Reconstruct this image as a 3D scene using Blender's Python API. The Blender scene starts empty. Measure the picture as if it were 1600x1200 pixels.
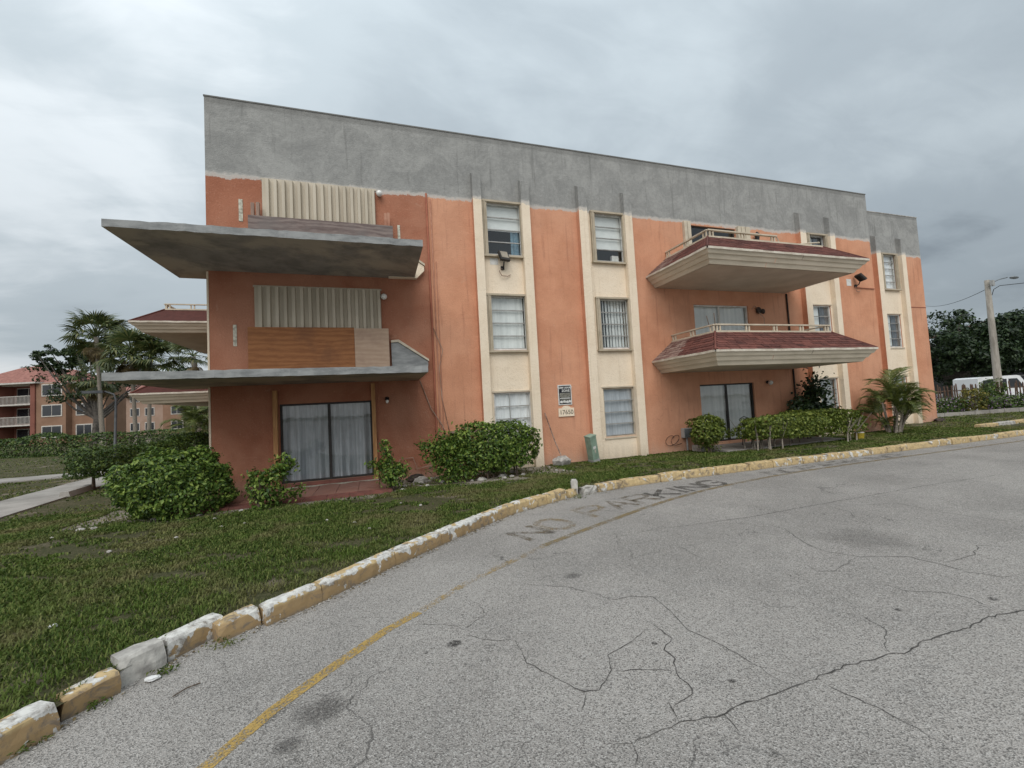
import bpy, math, random
import numpy as np
from mathutils import Matrix, Vector
random.seed(7); RNG = np.random.default_rng(11)
S = bpy.context.scene
COL = S.collection
PI = math.pi

# ------------------------------------------------------------------ camera
YAW, PITCH, ROLL = 0.31402, 0.05122, -0.05431
CAM = Vector((0, -12.05, 1.9))
cd = bpy.data.cameras.new('camera'); cam = bpy.data.objects.new('camera', cd); COL.objects.link(cam)
cd.sensor_width = 36; cd.lens = 36 * 655.1 / 1600; cd.clip_start = 0.05; cd.clip_end = 2000
f = Vector((math.sin(YAW), math.cos(YAW), 0)); r = Vector((math.cos(YAW), -math.sin(YAW), 0)); u = Vector((0, 0, 1))
f2 = f * math.cos(PITCH) + u * math.sin(PITCH); u2 = u * math.cos(PITCH) - f * math.sin(PITCH)
r3 = r * math.cos(ROLL) + u2 * math.sin(ROLL); u3 = u2 * math.cos(ROLL) - r * math.sin(ROLL)
M = Matrix((r3, u3, -f2)).transposed().to_4x4(); M.translation = CAM
cam.matrix_world = M
S.camera = cam

# ------------------------------------------------------------------ light
SUN_EL, SUN_AZ = math.radians(47), math.radians(200)      # azimuth clockwise from +Y
w = bpy.data.worlds.new('World'); S.world = w; w.use_nodes = True
nt = w.node_tree; nt.nodes.clear()
def N(t, typ, **k):
    n = t.nodes.new(typ)
    for a, b in k.items():
        if a.startswith('i_'):
            n.inputs[int(a[2:]) if a[2:].isdigit() else a[2:].replace('_', ' ')].default_value = b
        else: setattr(n, a, b)
    return n
def L(t, a, b): t.links.new(a, b)
def MATH(t, op, a, b=None, c=None, clamp=False):
    n = t.nodes.new('ShaderNodeMath'); n.operation = op; n.use_clamp = clamp
    for i, v in enumerate((a, b, c)):
        if v is None: continue
        if isinstance(v, (int, float)): n.inputs[i].default_value = v
        else: t.links.new(v, n.inputs[i])
    return n.outputs[0]
def MIX(t, fac, a, b):
    n = t.nodes.new('ShaderNodeMix'); n.data_type = 'RGBA'
    for s, v in ((n.inputs['Factor'], fac), (n.inputs[6], a), (n.inputs[7], b)):
        if isinstance(v, (int, float)): s.default_value = v
        elif isinstance(v, tuple): s.default_value = (*v[:3], 1)
        else: t.links.new(v, s)
    return n.outputs[2]
def SMOOTH(t, v, lo, hi):
    n = t.nodes.new('ShaderNodeMapRange'); n.interpolation_type = 'SMOOTHSTEP'
    t.links.new(v, n.inputs[0]); n.inputs[1].default_value = lo; n.inputs[2].default_value = hi
    return n.outputs[0]
def NOISE(t, vec, scale, detail=5, rough=.55, dist=0):
    n = N(t, 'ShaderNodeTexNoise'); n.inputs['Scale'].default_value = scale; n.inputs['Detail'].default_value = detail
    n.inputs['Roughness'].default_value = rough; n.inputs['Distortion'].default_value = dist
    if vec is not None: t.links.new(vec, n.inputs['Vector'])
    return n.outputs['Fac']
def VMUL(t, v, s):
    n = t.nodes.new('ShaderNodeVectorMath'); n.operation = 'MULTIPLY'; t.links.new(v, n.inputs[0]); n.inputs[1].default_value = s
    return n.outputs[0]

sky = N(nt, 'ShaderNodeTexSky', sky_type='NISHITA', sun_disc=False)
sky.sun_elevation = SUN_EL; sky.sun_rotation = SUN_AZ; sky.air_density = 1.0; sky.dust_density = 3.0
tc = N(nt, 'ShaderNodeTexCoord'); sep = N(nt, 'ShaderNodeSeparateXYZ'); L(nt, tc.outputs['Generated'], sep.inputs[0])
zz = MATH(nt, 'MAXIMUM', sep.outputs[2], 0.0); den = MATH(nt, 'ADD', zz, 0.22)
cmb = N(nt, 'ShaderNodeCombineXYZ'); L(nt, MATH(nt, 'DIVIDE', sep.outputs[0], den), cmb.inputs[0]); L(nt, MATH(nt, 'DIVIDE', sep.outputs[1], den), cmb.inputs[1])
cv = cmb.outputs[0]
big = NOISE(nt, cv, 0.55, 3, .5, .3); mid = NOISE(nt, cv, 1.3, 6, .50, .5); fine = NOISE(nt, VMUL(nt, cv, (1.0, 2.2, 1.0)), 3.6, 5, .6, .6)
pat = MATH(nt, 'ADD', MATH(nt, 'MULTIPLY', big, .5), MATH(nt, 'ADD', MATH(nt, 'MULTIPLY', mid, .44), MATH(nt, 'MULTIPLY', fine, .10)))
# the cloud deck thins towards the north-west and banks up to the east
east = MATH(nt, 'ADD', MATH(nt, 'MULTIPLY', sep.outputs[0], .80), MATH(nt, 'MULTIPLY', sep.outputs[1], .28))
hor = SMOOTH(nt, sep.outputs[2], .17, -.02)
thick = MATH(nt, 'ADD', pat, MATH(nt, 'MULTIPLY', east, .18))
thick = MATH(nt, 'SUBTRACT', thick, MATH(nt, 'MULTIPLY', hor, .22))
ramp = N(nt, 'ShaderNodeValToRGB'); L(nt, thick, ramp.inputs[0])
cr = ramp.color_ramp; cr.interpolation = 'EASE'
cr.elements[0].position = .30; cr.elements[0].color = (.95, .98, 1.0, 1)
cr.elements[1].position = .86; cr.elements[1].color = (.15, .18, .21, 1)
for p, c in ((.40, (.76, .82, .86)), (.52, (.52, .59, .635)), (.64, (.39, .45, .495)), (.75, (.265, .31, .35))):
    e = cr.elements.new(p); e.color = (*c, 1)
lum = MATH(nt, 'ADD', MATH(nt, 'MULTIPLY', zz, 1.1), 0.74)      # an overcast sky brightens to the zenith
cl = N(nt, 'ShaderNodeVectorMath', operation='SCALE'); L(nt, ramp.outputs[0], cl.inputs[0]); L(nt, lum, cl.inputs[3])
sk = N(nt, 'ShaderNodeVectorMath', operation='SCALE'); L(nt, sky.outputs[0], sk.inputs[0]); sk.inputs[3].default_value = 0.07
mixs = N(nt, 'ShaderNodeMix', data_type='RGBA'); mixs.inputs['Factor'].default_value = .9
L(nt, sk.outputs[0], mixs.inputs[6]); L(nt, cl.outputs[0], mixs.inputs[7])
bg = N(nt, 'ShaderNodeBackground'); L(nt, mixs.outputs[2], bg.inputs[0]); bg.inputs[1].default_value = 0.80
L(nt, bg.outputs[0], N(nt, 'ShaderNodeOutputWorld').inputs[0])
sd = bpy.data.lights.new('sun', 'SUN'); sd.energy = 1.5; sd.angle = math.radians(50); sd.color = (1, .965, .92)
so = bpy.data.objects.new('sun', sd); COL.objects.link(so)
sdir = Vector((math.sin(SUN_AZ) * math.cos(SUN_EL), math.cos(SUN_AZ) * math.cos(SUN_EL), math.sin(SUN_EL)))
so.rotation_euler = sdir.to_track_quat('Z', 'Y').to_euler()
S.view_settings.view_transform = 'Standard'; S.view_settings.look = 'None'; S.view_settings.gamma = 1
S.view_settings.use_curve_mapping = False; S.view_settings.exposure = 0.28
S.render.engine = 'CYCLES'; S.cycles.max_bounces = 5; S.cycles.diffuse_bounces = 3; S.cycles.glossy_bounces = 3; S.cycles.transparent_max_bounces = 8

# ------------------------------------------------------------------ materials
def newmat(name):
    m = bpy.data.materials.new(name); m.use_nodes = True; t = m.node_tree
    b = t.nodes['Principled BSDF']; b.inputs['Specular IOR Level'].default_value = .3
    return m, t, b
def POS(t): return N(t, 'ShaderNodeNewGeometry').outputs['Position']
def BUMP(t, b, h, strength, dist=.01):
    n = N(t, 'ShaderNodeBump'); n.inputs['Strength'].default_value = strength; n.inputs['Distance'].default_value = dist
    L(t, h, n.inputs['Height']); L(t, n.outputs[0], b.inputs['Normal'])
def pm(name, c1, c2=None, scale=4, rough=.8, bump=0, bscale=60, metal=0, stretch=None, obj=False, island=0, detail=6, spec=.3, lo=.35, hi=.65):
    """procedural paint: two tones broken up by noise, fine relief, optional per-object or per-leaf tint"""
    m, t, b = newmat(name); c2 = c2 or tuple(x * .8 for x in c1)
    p = POS(t)
    if stretch: p = VMUL(t, p, stretch)
    fac = SMOOTH(t, NOISE(t, p, scale, detail, .6), lo, hi)
    if island:
        g = N(t, 'ShaderNodeNewGeometry'); fac = MATH(t, 'ADD', MATH(t, 'MULTIPLY', fac, 1 - island), MATH(t, 'MULTIPLY', g.outputs['Random Per Island'], island))
    if obj:
        oi = N(t, 'ShaderNodeObjectInfo'); fac = MATH(t, 'ADD', MATH(t, 'MULTIPLY', fac, .45), MATH(t, 'MULTIPLY', oi.outputs['Random'], .55))
    L(t, MIX(t, fac, c1, c2), b.inputs['Base Color'])
    b.inputs['Roughness'].default_value = rough; b.inputs['Metallic'].default_value = metal; b.inputs['Specular IOR Level'].default_value = spec
    if bump: BUMP(t, b, NOISE(t, p, bscale, 4, .6), bump)
    return m
def leafmat(name, c1, c2, c3, trans=.25):
    m, t, b = newmat(name); g = N(t, 'ShaderNodeNewGeometry')
    rp = N(t, 'ShaderNodeValToRGB'); L(t, g.outputs['Random Per Island'], rp.inputs[0])
    e = rp.color_ramp.elements; e[0].position = 0; e[0].color = (*c1, 1); e[1].position = 1; e[1].color = (*c3, 1)
    x = rp.color_ramp.elements.new(.55); x.color = (*c2, 1)
    L(t, rp.outputs[0], b.inputs['Base Color']); b.inputs['Roughness'].default_value = .45; b.inputs['Specular IOR Level'].default_value = .35
    tr = N(t, 'ShaderNodeBsdfTranslucent'); L(t, rp.outputs[0], tr.inputs[0])
    mx = N(t, 'ShaderNodeMixShader'); mx.inputs[0].default_value = trans
    L(t, b.outputs[0], mx.inputs[1]); L(t, tr.outputs[0], mx.inputs[2]); L(t, mx.outputs[0], t.nodes['Material Output'].inputs[0])
    return m
def stucco(name, cream=False):
    m, t, b = newmat(name); p = POS(t); s = N(t, 'ShaderNodeSeparateXYZ'); L(t, p, s.inputs[0]); x, z = s.outputs[0], s.outputs[2]
    nA = NOISE(t, p, .9, 6, .65); nB = NOISE(t, p, 7, 4, .65); nS = NOISE(t, VMUL(t, p, (3.5, 3.5, .22)), 2.2, 5, .6); nF = NOISE(t, p, 26, 3, .75)
    if cream:
        base = MIX(t, SMOOTH(t, nA, .35, .7), (.85, .725, .57), (.78, .65, .495))
        base = MIX(t, MATH(t, 'MULTIPLY', SMOOTH(t, nS, .55, .75), .45), base, (.60, .48, .35))
    else:
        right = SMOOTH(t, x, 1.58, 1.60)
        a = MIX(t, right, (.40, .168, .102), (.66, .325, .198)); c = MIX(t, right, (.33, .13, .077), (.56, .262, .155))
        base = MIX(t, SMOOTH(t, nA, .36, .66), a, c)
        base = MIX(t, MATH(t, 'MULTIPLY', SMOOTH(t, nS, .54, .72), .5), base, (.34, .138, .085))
        base = MIX(t, MATH(t, 'MULTIPLY', SMOOTH(t, nB, .6, .75), .22), base, (.66, .36, .245))
        scuff = SMOOTH(t, NOISE(t, p, 3.2, 9, .68, .6), .63, .67)
        base = MIX(t, MATH(t, 'MULTIPLY', scuff, .16), base, (.60, .42, .32))
    base = MIX(t, MATH(t, 'MULTIPLY', SMOOTH(t, nF, .44, .30), .30), base, (.30, .135, .085) if not cream else (.50, .40, .29))
    base = MIX(t, MATH(t, 'MULTIPLY', SMOOTH(t, nF, .58, .70), .28), base, (.74, .47, .36) if not cream else (.88, .79, .66))
    if not cream:
        base = MIX(t, MATH(t, 'MULTIPLY', SMOOTH(t, NOISE(t, p, .33, 4, .6, .4), .42, .62), .22), base, (.60, .36, .25))
        hv = N(t, 'ShaderNodeTexVoronoi', feature='DISTANCE_TO_EDGE'); hv.inputs['Scale'].default_value = .45
        hd_ = N(t, 'ShaderNodeVectorMath', operation='ADD'); hn = N(t, 'ShaderNodeTexNoise'); hn.inputs['Scale'].default_value = 1.6; hn.inputs['Detail'].default_value = 4; L(t, p, hn.inputs['Vector']); L(t, p, hd_.inputs[0]); L(t, hn.outputs['Color'], hd_.inputs[1]); L(t, hd_.outputs[0], hv.inputs['Vector'])
        base = MIX(t, MATH(t, 'MULTIPLY', MATH(t, 'MULTIPLY', SMOOTH(t, hv.outputs['Distance'], .006, .001), SMOOTH(t, nA, .52, .60)), .22), base, (.24, .105, .07))
    # splash dirt near the ground
    low = MATH(t, 'MULTIPLY', SMOOTH(t, MATH(t, 'ADD', z, MATH(t, 'MULTIPLY', nS, .9)), 1.0, .25), .55)
    base = MIX(t, low, base, (.46, .34, .27) if not cream else (.46, .37, .27))
    # bare cement render of the repaired parapet
    gA = NOISE(t, p, 1.1, 6, .68, .8); gB = NOISE(t, p, 9, 5, .7)
    gr = MIX(t, SMOOTH(t, MATH(t, 'ADD', MATH(t, 'MULTIPLY', gA, .7), MATH(t, 'MULTIPLY', gB, .4)), .40, .72), (.255, .254, .244), (.365, .362, .345))
    gr = MIX(t, MATH(t, 'MULTIPLY', SMOOTH(t, nS, .55, .70), .5), gr, (.17, .169, .16))
    gr = MIX(t, MATH(t, 'MULTIPLY', SMOOTH(t, NOISE(t, p, 28, 4, .7), .6, .72), .3), gr, (.48, .475, .455))
    gr = MIX(t, MATH(t, 'MULTIPLY', SMOOTH(t, z, 9.98, 10.06), .35), gr, (.12, .118, .11))
    wob = MATH(t, 'ADD', MATH(t, 'MULTIPLY', MATH(t, 'SUBTRACT', NOISE(t, p, 1.1, 4, .62), .5), .22), MATH(t, 'MULTIPLY', MATH(t, 'SUBTRACT', NOISE(t, p, 6, 5, .75), .5), .24))
    zl = MATH(t, 'ADD', z, wob)
    smear = MATH(t, 'MULTIPLY', SMOOTH(t, zl, 8.09, 8.12), SMOOTH(t, zl, 8.26, 8.17))
    base = MIX(t, SMOOTH(t, zl, 8.155, 8.185), base, gr)
    base = MIX(t, MATH(t, 'MULTIPLY', smear, .85), base, (.53, .50, .46))
    L(t, base, b.inputs['Base Color']); b.inputs['Roughness'].default_value = .92; b.inputs['Specular IOR Level'].default_value = .15
    BUMP(t, b, MATH(t, 'ADD', nF, MATH(t, 'MULTIPLY', nB, .8)), .8, .02)
    return m
MT = {}
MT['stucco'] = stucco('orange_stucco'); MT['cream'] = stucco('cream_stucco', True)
MT['tan'] = pm('tan_trim', (.47, .40, .30), (.38, .32, .235), 3, .7, .1, 40)
MT['tanlight'] = pm('beige_trim', (.62, .54, .42), (.5, .43, .33), 3, .7, .1, 40)
MT['white'] = pm('white_paint', (.72, .71, .68), (.58, .57, .53), 5, .6)
MT['alu'] = pm('aluminium', (.42, .41, .39), (.32, .31, .29), 5, .45, metal=.5)
MT['bronze'] = pm('dark_bronze', (.045, .04, .037), (.03, .028, .026), 5, .5)
MT['shut'] = pm('shutter_metal', (.55, .485, .385), (.46, .40, .31), 2.5, .55, stretch=(1, 1, .2))
MT['soffit'] = pm('painted_soffit', (.60, .525, .43), (.49, .42, .335), 1.2, .85, .15, 50, lo=.3, hi=.7)
MT['fascia'] = pm('fascia_paint', (.69, .61, .49), (.58, .51, .40), 2.2, .7, .12, 40, stretch=(.5, .5, 2))
MT['dripedge'] = pm('drip_edge', (.64, .59, .50), (.48, .42, .34), 4, .6)
MT['shingle'] = pm('red_shingle', (.215, .082, .064), (.062, .026, .023), 5, .95, .5, 120, obj=True, lo=.2, hi=.8)
MT['shingle_old'] = pm('weathered_shingle', (.34, .25, .21), (.14, .06, .05), 6, .95, .5, 120, obj=True)
MT['underlay'] = pm('roof_underlay', (.09, .032, .026), None, 6, .95)
MT['screen_black'] = pm('black_metal', (.02, .02, .021), None, 8, .5)
MT['globe'] = pm('white_glass_globe', (.82, .80, .76), (.72, .70, .66), 4, .25, spec=.5)
MT['lens'] = pm('floodlight_lens', (.32, .27, .2), (.25, .21, .16), 5, .2, spec=.6)
MT['galv'] = pm('galvanised_steel', (.24, .255, .265), (.17, .185, .19), 5, .5, metal=.4)
MT['darkpost'] = pm('dark_grey_steel', (.095, .10, .105), (.06, .065, .07), 5, .6)
MT['conduit'] = pm('painted_conduit', (.33, .115, .065), (.26, .085, .05), 3, .7)
MT['conduit2'] = pm('bare_conduit', (.46, .24, .16), (.36, .16, .10), 3, .7)
MT['wire'] = pm('cable', (.45, .33, .26), (.3, .18, .13), 3, .7)
MT['blackwire'] = pm('black_cable', (.02, .02, .02), None, 3, .7)
MT['lumber'] = pm('new_lumber', (.56, .31, .14), (.40, .20, .085), 3, .8, .2, 60, stretch=(9, 9, .7))
MT['stubwood'] = pm('old_lumber', (.34, .24, .19), (.22, .14, .11), 3, .85, .2, 60, stretch=(9, 9, .7))
MT['paper'] = pm('bare_patch', (.62, .60, .50), (.32, .30, .24), 14, .9)
MT['tile'] = pm('patio_tile', (.285, .145, .108), (.205, .098, .074), 3, .55, .1, 30, obj=True)
MT['grout'] = pm('grout', (.30, .17, .13), (.22, .12, .09), 8, .9)
MT['redstep'] = pm('red_step_paint', (.225, .085, .066), (.14, .058, .046), 3, .75, .2, 30)
MT['green_metal'] = pm('green_enamel', (.27, .36, .285), (.20, .28, .215), 6, .6)
MT['stone'] = pm('broken_concrete', (.48, .455, .42), (.27, .25, .225), 9, .92, .6, 40)
MT['greybox'] = pm('grey_box', (.40, .40, .385), (.30, .30, .29), 6, .6)
MT['bark'] = pm('bark', (.15, .115, .085), (.08, .06, .045), 8, .9, .6, 30, stretch=(3, 3, .8))
MT['barkpale'] = pm('pale_bark', (.30, .265, .22), (.19, .16, .13), 8, .9, .5, 30, stretch=(1, 1, 4))
MT['banyan'] = pm('grey_bark', (.12, .105, .09), (.06, .052, .045), 4, .9, .5, 20)
MT['leaf_bush'] = leafmat('bush_leaf', (.026, .056, .010), (.105, .185, .030), (.28, .36, .075))
MT['leaf_hedge'] = leafmat('hedge_leaf', (.025, .050, .011), (.062, .108, .022), (.15, .21, .045))
MT['leaf_lime'] = leafmat('lime_leaf', (.05, .078, .011), (.135, .185, .03), (.29, .33, .07))
MT['leaf_dark'] = leafmat('dark_leaf', (.010, .022, .009), (.022, .042, .014), (.045, .075, .022), .15)
MT['leaf_far'] = leafmat('far_leaf', (.018, .036, .014), (.035, .062, .02), (.075, .105, .035), .2)
MT['frond'] = leafmat('palm_frond', (.05, .075, .016), (.11, .145, .032), (.21, .22, .065))
MT['frond_far'] = leafmat('fan_palm_frond', (.045, .068, .024), (.09, .12, .038), (.19, .19, .07))
MT['frond_dry'] = leafmat('dry_frond', (.12, .085, .04), (.2, .15, .07), (.28, .21, .1))
MT['flower'] = leafmat('lilac_flower', (.22, .12, .24), (.34, .22, .36), (.45, .33, .46), .3)
MT['yellowleaf'] = leafmat('yellow_leaf', (.06, .075, .015), (.14, .14, .025), (.28, .22, .04))
MT['peach'] = pm('peach_stucco', (.29, .175, .118), (.245, .145, .095), .7, .9)
MT['peachred'] = pm('terracotta_stucco', (.24, .095, .07), (.20, .08, .06), .7, .9)
MT['peachpale'] = pm('pale_peach_stucco', (.40, .28, .22), (.35, .24, .18), .7, .9)
MT['rooftile'] = pm('clay_roof', (.33, .15, .12), (.22, .095, .075), 2.2, .85, stretch=(1, 1, 3))
MT['farwhite'] = pm('far_white_trim', (.62, .58, .53), None, 3, .7)
MT['darkglass'] = pm('dark_window', (.018, .02, .024), (.03, .034, .04), .5, .08, spec=.6)
MT['carwhite'] = pm('white_car_paint', (.74, .75, .75), (.68, .69, .69), 2, .25, spec=.5)
MT['carsilver'] = pm('silver_car_paint', (.42, .43, .44), (.38, .39, .4), 2, .25, spec=.5)
MT['cardark'] = pm('dark_car_paint', (.02, .022, .028), None, 2, .2, spec=.5)
MT['tyre'] = pm('tyre_rubber', (.02, .02, .02), None, 6, .8)
MT['fence'] = pm('rusty_bronze_fence', (.15, .092, .064), (.075, .048, .035), 6, .7)
MT['whitewall'] = pm('white_wall', (.74, .74, .73), (.64, .64, .63), .5, .8)
MT['blackroof'] = pm('black_awning', (.012, .012, .014), None, .5, .8)
MT['brownroof'] = pm('brown_roof', (.12, .055, .04), None, 2, .8)
MT['poleconc'] = pm('pole_concrete', (.36, .33, .285), (.25, .225, .19), 3, .9, .3, 20, stretch=(3, 3, .5))
MT['walk'] = pm('walk_concrete', (.36, .335, .305), (.25, .232, .21), 1.1, .9, .3, 60)
MT['curtain'] = pm('white_curtain', (.88, .885, .89), (.78, .79, .80), 2, .9, stretch=(3, 3, .3))
MT['curtain_grey'] = pm('grey_curtain', (.55, .575, .60), (.40, .425, .45), 5, .9, stretch=(3, 3, .3))
MT['blind'] = pm('pale_blind', (.86, .87, .85), (.64, .655, .64), 3, .8, island=.7)
MT['bluecloth'] = pm('blue_curtain', (.12, .22, .30), (.2, .3, .36), 12, .9)
MT['greycloth'] = pm('grey_drape', (.14, .15, .17), (.09, .1, .11), 3, .9)
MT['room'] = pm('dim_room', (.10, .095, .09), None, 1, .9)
MT['ink'] = pm('black_ink', (.012, .013, .02), None, 4, .6)
MT['numeral'] = pm('brown_numeral', (.10, .075, .05), None, 4, .6)
MT['debris'] = pm('dark_debris', (.03, .025, .022), (.08, .06, .05), 8, .95)

def glassmat(name, tint, refl=.9):
    m, t, b = newmat(name); t.nodes.remove(b)
    tr = N(t, 'ShaderNodeBsdfTransparent'); tr.inputs[0].default_value = (*tint, 1)
    gl = N(t, 'ShaderNodeBsdfGlossy'); gl.inputs['Roughness'].default_value = .03; gl.inputs[0].default_value = (refl, refl, refl, 1)
    p = POS(t); bn = N(t, 'ShaderNodeBump'); bn.inputs['Strength'].default_value = .04; bn.inputs['Distance'].default_value = .02
    L(t, NOISE(t, p, 2.5, 2), bn.inputs['Height']); L(t, bn.outputs[0], gl.inputs['Normal'])
    fr = N(t, 'ShaderNodeFresnel'); gb = N(t, 'ShaderNodeNewGeometry'); L(t, MATH(t, 'SUBTRACT', 1.55, MATH(t, 'MULTIPLY', gb.outputs['Backfacing'], 1.55 - 1 / 1.55)), fr.inputs[0])   # thin pane: same reflectance from both sides
    fac = MATH(t, 'ADD', MATH(t, 'MULTIPLY', fr.outputs[0], 1.25), .03, clamp=True)
    mx = N(t, 'ShaderNodeMixShader'); L(t, fac, mx.inputs[0]); L(t, tr.outputs[0], mx.inputs[1]); L(t, gl.outputs[0], mx.inputs[2])
    L(t, mx.outputs[0], t.nodes['Material Output'].inputs[0]); return m
MT['glass'] = glassmat('clear_glass', (.96, .98, .975)); MT['glassdim'] = glassmat('dusty_glass', (.90, .92, .925))

def concrete_slab():
    m, t, b = newmat('slab_concrete'); p = POS(t)
    g = N(t, 'ShaderNodeNewGeometry'); s = N(t, 'ShaderNodeSeparateXYZ'); L(t, g.outputs['Normal'], s.inputs[0])
    edge = MIX(t, SMOOTH(t, NOISE(t, VMUL(t, p, (1, 1, 3)), 2.2, 8, .65), .35, .68), (.33, .335, .33), (.20, .205, .205))
    a = SMOOTH(t, NOISE(t, p, .55, 6, .62, .3), .42, .56)
    stain = SMOOTH(t, NOISE(t, p, 2.0, 7, .7, .3), .36, .66)
    under = MIX(t, a, (.40, .35, .285), MIX(t, stain, (.29, .265, .235), (.20, .185, .165)))
    col = MIX(t, SMOOTH(t, s.outputs[2], -.4, -.6), edge, under)
    L(t, col, b.inputs['Base Color']); b.inputs['Roughness'].default_value = .93; b.inputs['Specular IOR Level'].default_value = .15
    BUMP(t, b, NOISE(t, p, 25, 6, .65), .5, .01); return m
MT['slab'] = concrete_slab()
def plywood(name, c1, c2, c3):
    m, t, b = newmat(name); p = VMUL(t, POS(t), (1.0, 1.0, 4.5))
    wv = N(t, 'ShaderNodeTexWave', wave_type='BANDS', bands_direction='Z'); wv.inputs['Scale'].default_value = .55; wv.inputs['Distortion'].default_value = 16; wv.inputs['Detail'].default_value = 5; wv.inputs['Detail Scale'].default_value = .55; wv.inputs['Detail Roughness'].default_value = .65
    L(t, p, wv.inputs['Vector'])
    col = MIX(t, SMOOTH(t, MATH(t, 'ADD', MATH(t, 'MULTIPLY', wv.outputs['Fac'], .25), MATH(t, 'MULTIPLY', NOISE(t, VMUL(t, POS(t), (1.2, 1.2, 7)), 2.5, 6, .72), .95)), .35, .85), c1, c2)
    col = MIX(t, MATH(t, 'MULTIPLY', SMOOTH(t, NOISE(t, POS(t), 1.2, 8, .6), .48, .68), .6), col, c3)
    L(t, col, b.inputs['Base Color']); b.inputs['Roughness'].default_value = .85; BUMP(t, b, wv.outputs['Fac'], .25, .005); return m
MT['ply'] = plywood('orange_plywood', (.33, .145, .060), (.235, .095, .04), (.17, .075, .04))
MT['plypale'] = plywood('pale_plywood', (.47, .34, .25), (.40, .28, .20), (.30, .20, .15))
MT['plygrey'] = plywood('weathered_plywood', (.25, .20, .18), (.13, .095, .088), (.18, .16, .15))

def asphalt():
    m, t, b = newmat('worn_asphalt'); p = POS(t)
    big = NOISE(t, p, .35, 5, .62); md = NOISE(t, p, 2.2, 5, .65)
    v = N(t, 'ShaderNodeTexVoronoi'); v.inputs['Scale'].default_value = 125; L(t, p, v.inputs['Vector'])
    sp = N(t, 'ShaderNodeSeparateColor'); L(t, v.outputs['Color'], sp.inputs[0])
    n1 = NOISE(t, p, 210, 2, .7)
    base = MIX(t, SMOOTH(t, big, .36, .66), (.385, .362, .336), (.285, .268, .249))
    base = MIX(t, MATH(t, 'MULTIPLY', SMOOTH(t, md, .5, .72), .35), base, (.22, .213, .204))
    base = MIX(t, MATH(t, 'MULTIPLY', SMOOTH(t, sp.outputs[0], .60, .92), .58), base, (.55, .53, .50))
    base = MIX(t, MATH(t, 'MULTIPLY', SMOOTH(t, sp.outputs[1], .58, .90), .68), base, (.09, .086, .08))
    base = MIX(t, MATH(t, 'MULTIPLY', SMOOTH(t, n1, .55, .75), .5), base, (.10, .097, .092))
    # hairline crazing
    dv = N(t, 'ShaderNodeVectorMath', operation='ADD'); nz = N(t, 'ShaderNodeTexNoise'); nz.inputs['Scale'].default_value = 2.2; nz.inputs['Detail'].default_value = 4; L(t, p, nz.inputs['Vector'])
    L(t, p, dv.inputs[0]); L(t, VMUL(t, nz.outputs['Color'], (.9, .9, 0)), dv.inputs[1])
    ve = N(t, 'ShaderNodeTexVoronoi', feature='DISTANCE_TO_EDGE'); ve.inputs['Scale'].default_value = .85; L(t, dv.outputs[0], ve.inputs['Vector'])
    crk = MATH(t, 'MULTIPLY', SMOOTH(t, ve.outputs['Distance'], .0045, .0008), SMOOTH(t, big, .44, .54))
    base = MIX(t, MATH(t, 'MULTIPLY', crk, .6), base, (.06, .058, .055))
    L(t, base, b.inputs['Base Color']); b.inputs['Roughness'].default_value = .95; b.inputs['Specular IOR Level'].default_value = .12
    BUMP(t, b, v.outputs['Distance'], .8, .010); return m
MT['asphalt'] = asphalt()
def worn(name, col, cover, rough=.85, scale=60):
    m, t, b = newmat(name); p = POS(t)
    n = MATH(t, 'ADD', MATH(t, 'MULTIPLY', NOISE(t, p, scale, 4, .75), .6), MATH(t, 'MULTIPLY', NOISE(t, p, 5, 6, .7), .4))
    fac = SMOOTH(t, n, 1 - cover - .05, 1 - cover + .07)
    L(t, MIX(t, NOISE(t, p, 6, 4), col, tuple(c * .7 for c in col)), b.inputs['Base Color']); b.inputs['Roughness'].default_value = rough
    tr = N(t, 'ShaderNodeBsdfTransparent'); mx = N(t, 'ShaderNodeMixShader'); L(t, fac, mx.inputs[0]); L(t, tr.outputs[0], mx.inputs[1]); L(t, b.outputs[0], mx.inputs[2])
    L(t, mx.outputs[0], t.nodes['Material Output'].inputs[0]); return m
MT['line'] = worn('worn_yellow_paint', (.46, .31, .10), .53); MT['linefaint'] = worn('faint_yellow_paint', (.42, .30, .13), .47)
MT['linedark'] = worn('dirty_yellow_paint', (.26, .195, .10), .515); MT['letter'] = worn('worn_letter_paint', (.17, .135, .09), .495); MT['lettery'] = worn('worn_ochre_letter_paint', (.29, .21, .10), .48)
MT['letterdark'] = worn('dark_letter_paint', (.10, .092, .08), .515); MT['letterghost'] = worn('ghost_letter_paint', (.10, .09, .075), .475)
MT['crack'] = pm('crack_dirt', (.045, .043, .04), (.09, .085, .08), 9, .95); MT['stain'] = worn('oil_stain', (.05, .047, .044), .54); MT['stainfaint'] = worn('faint_oil_stain', (.08, .077, .073), .455)

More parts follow.
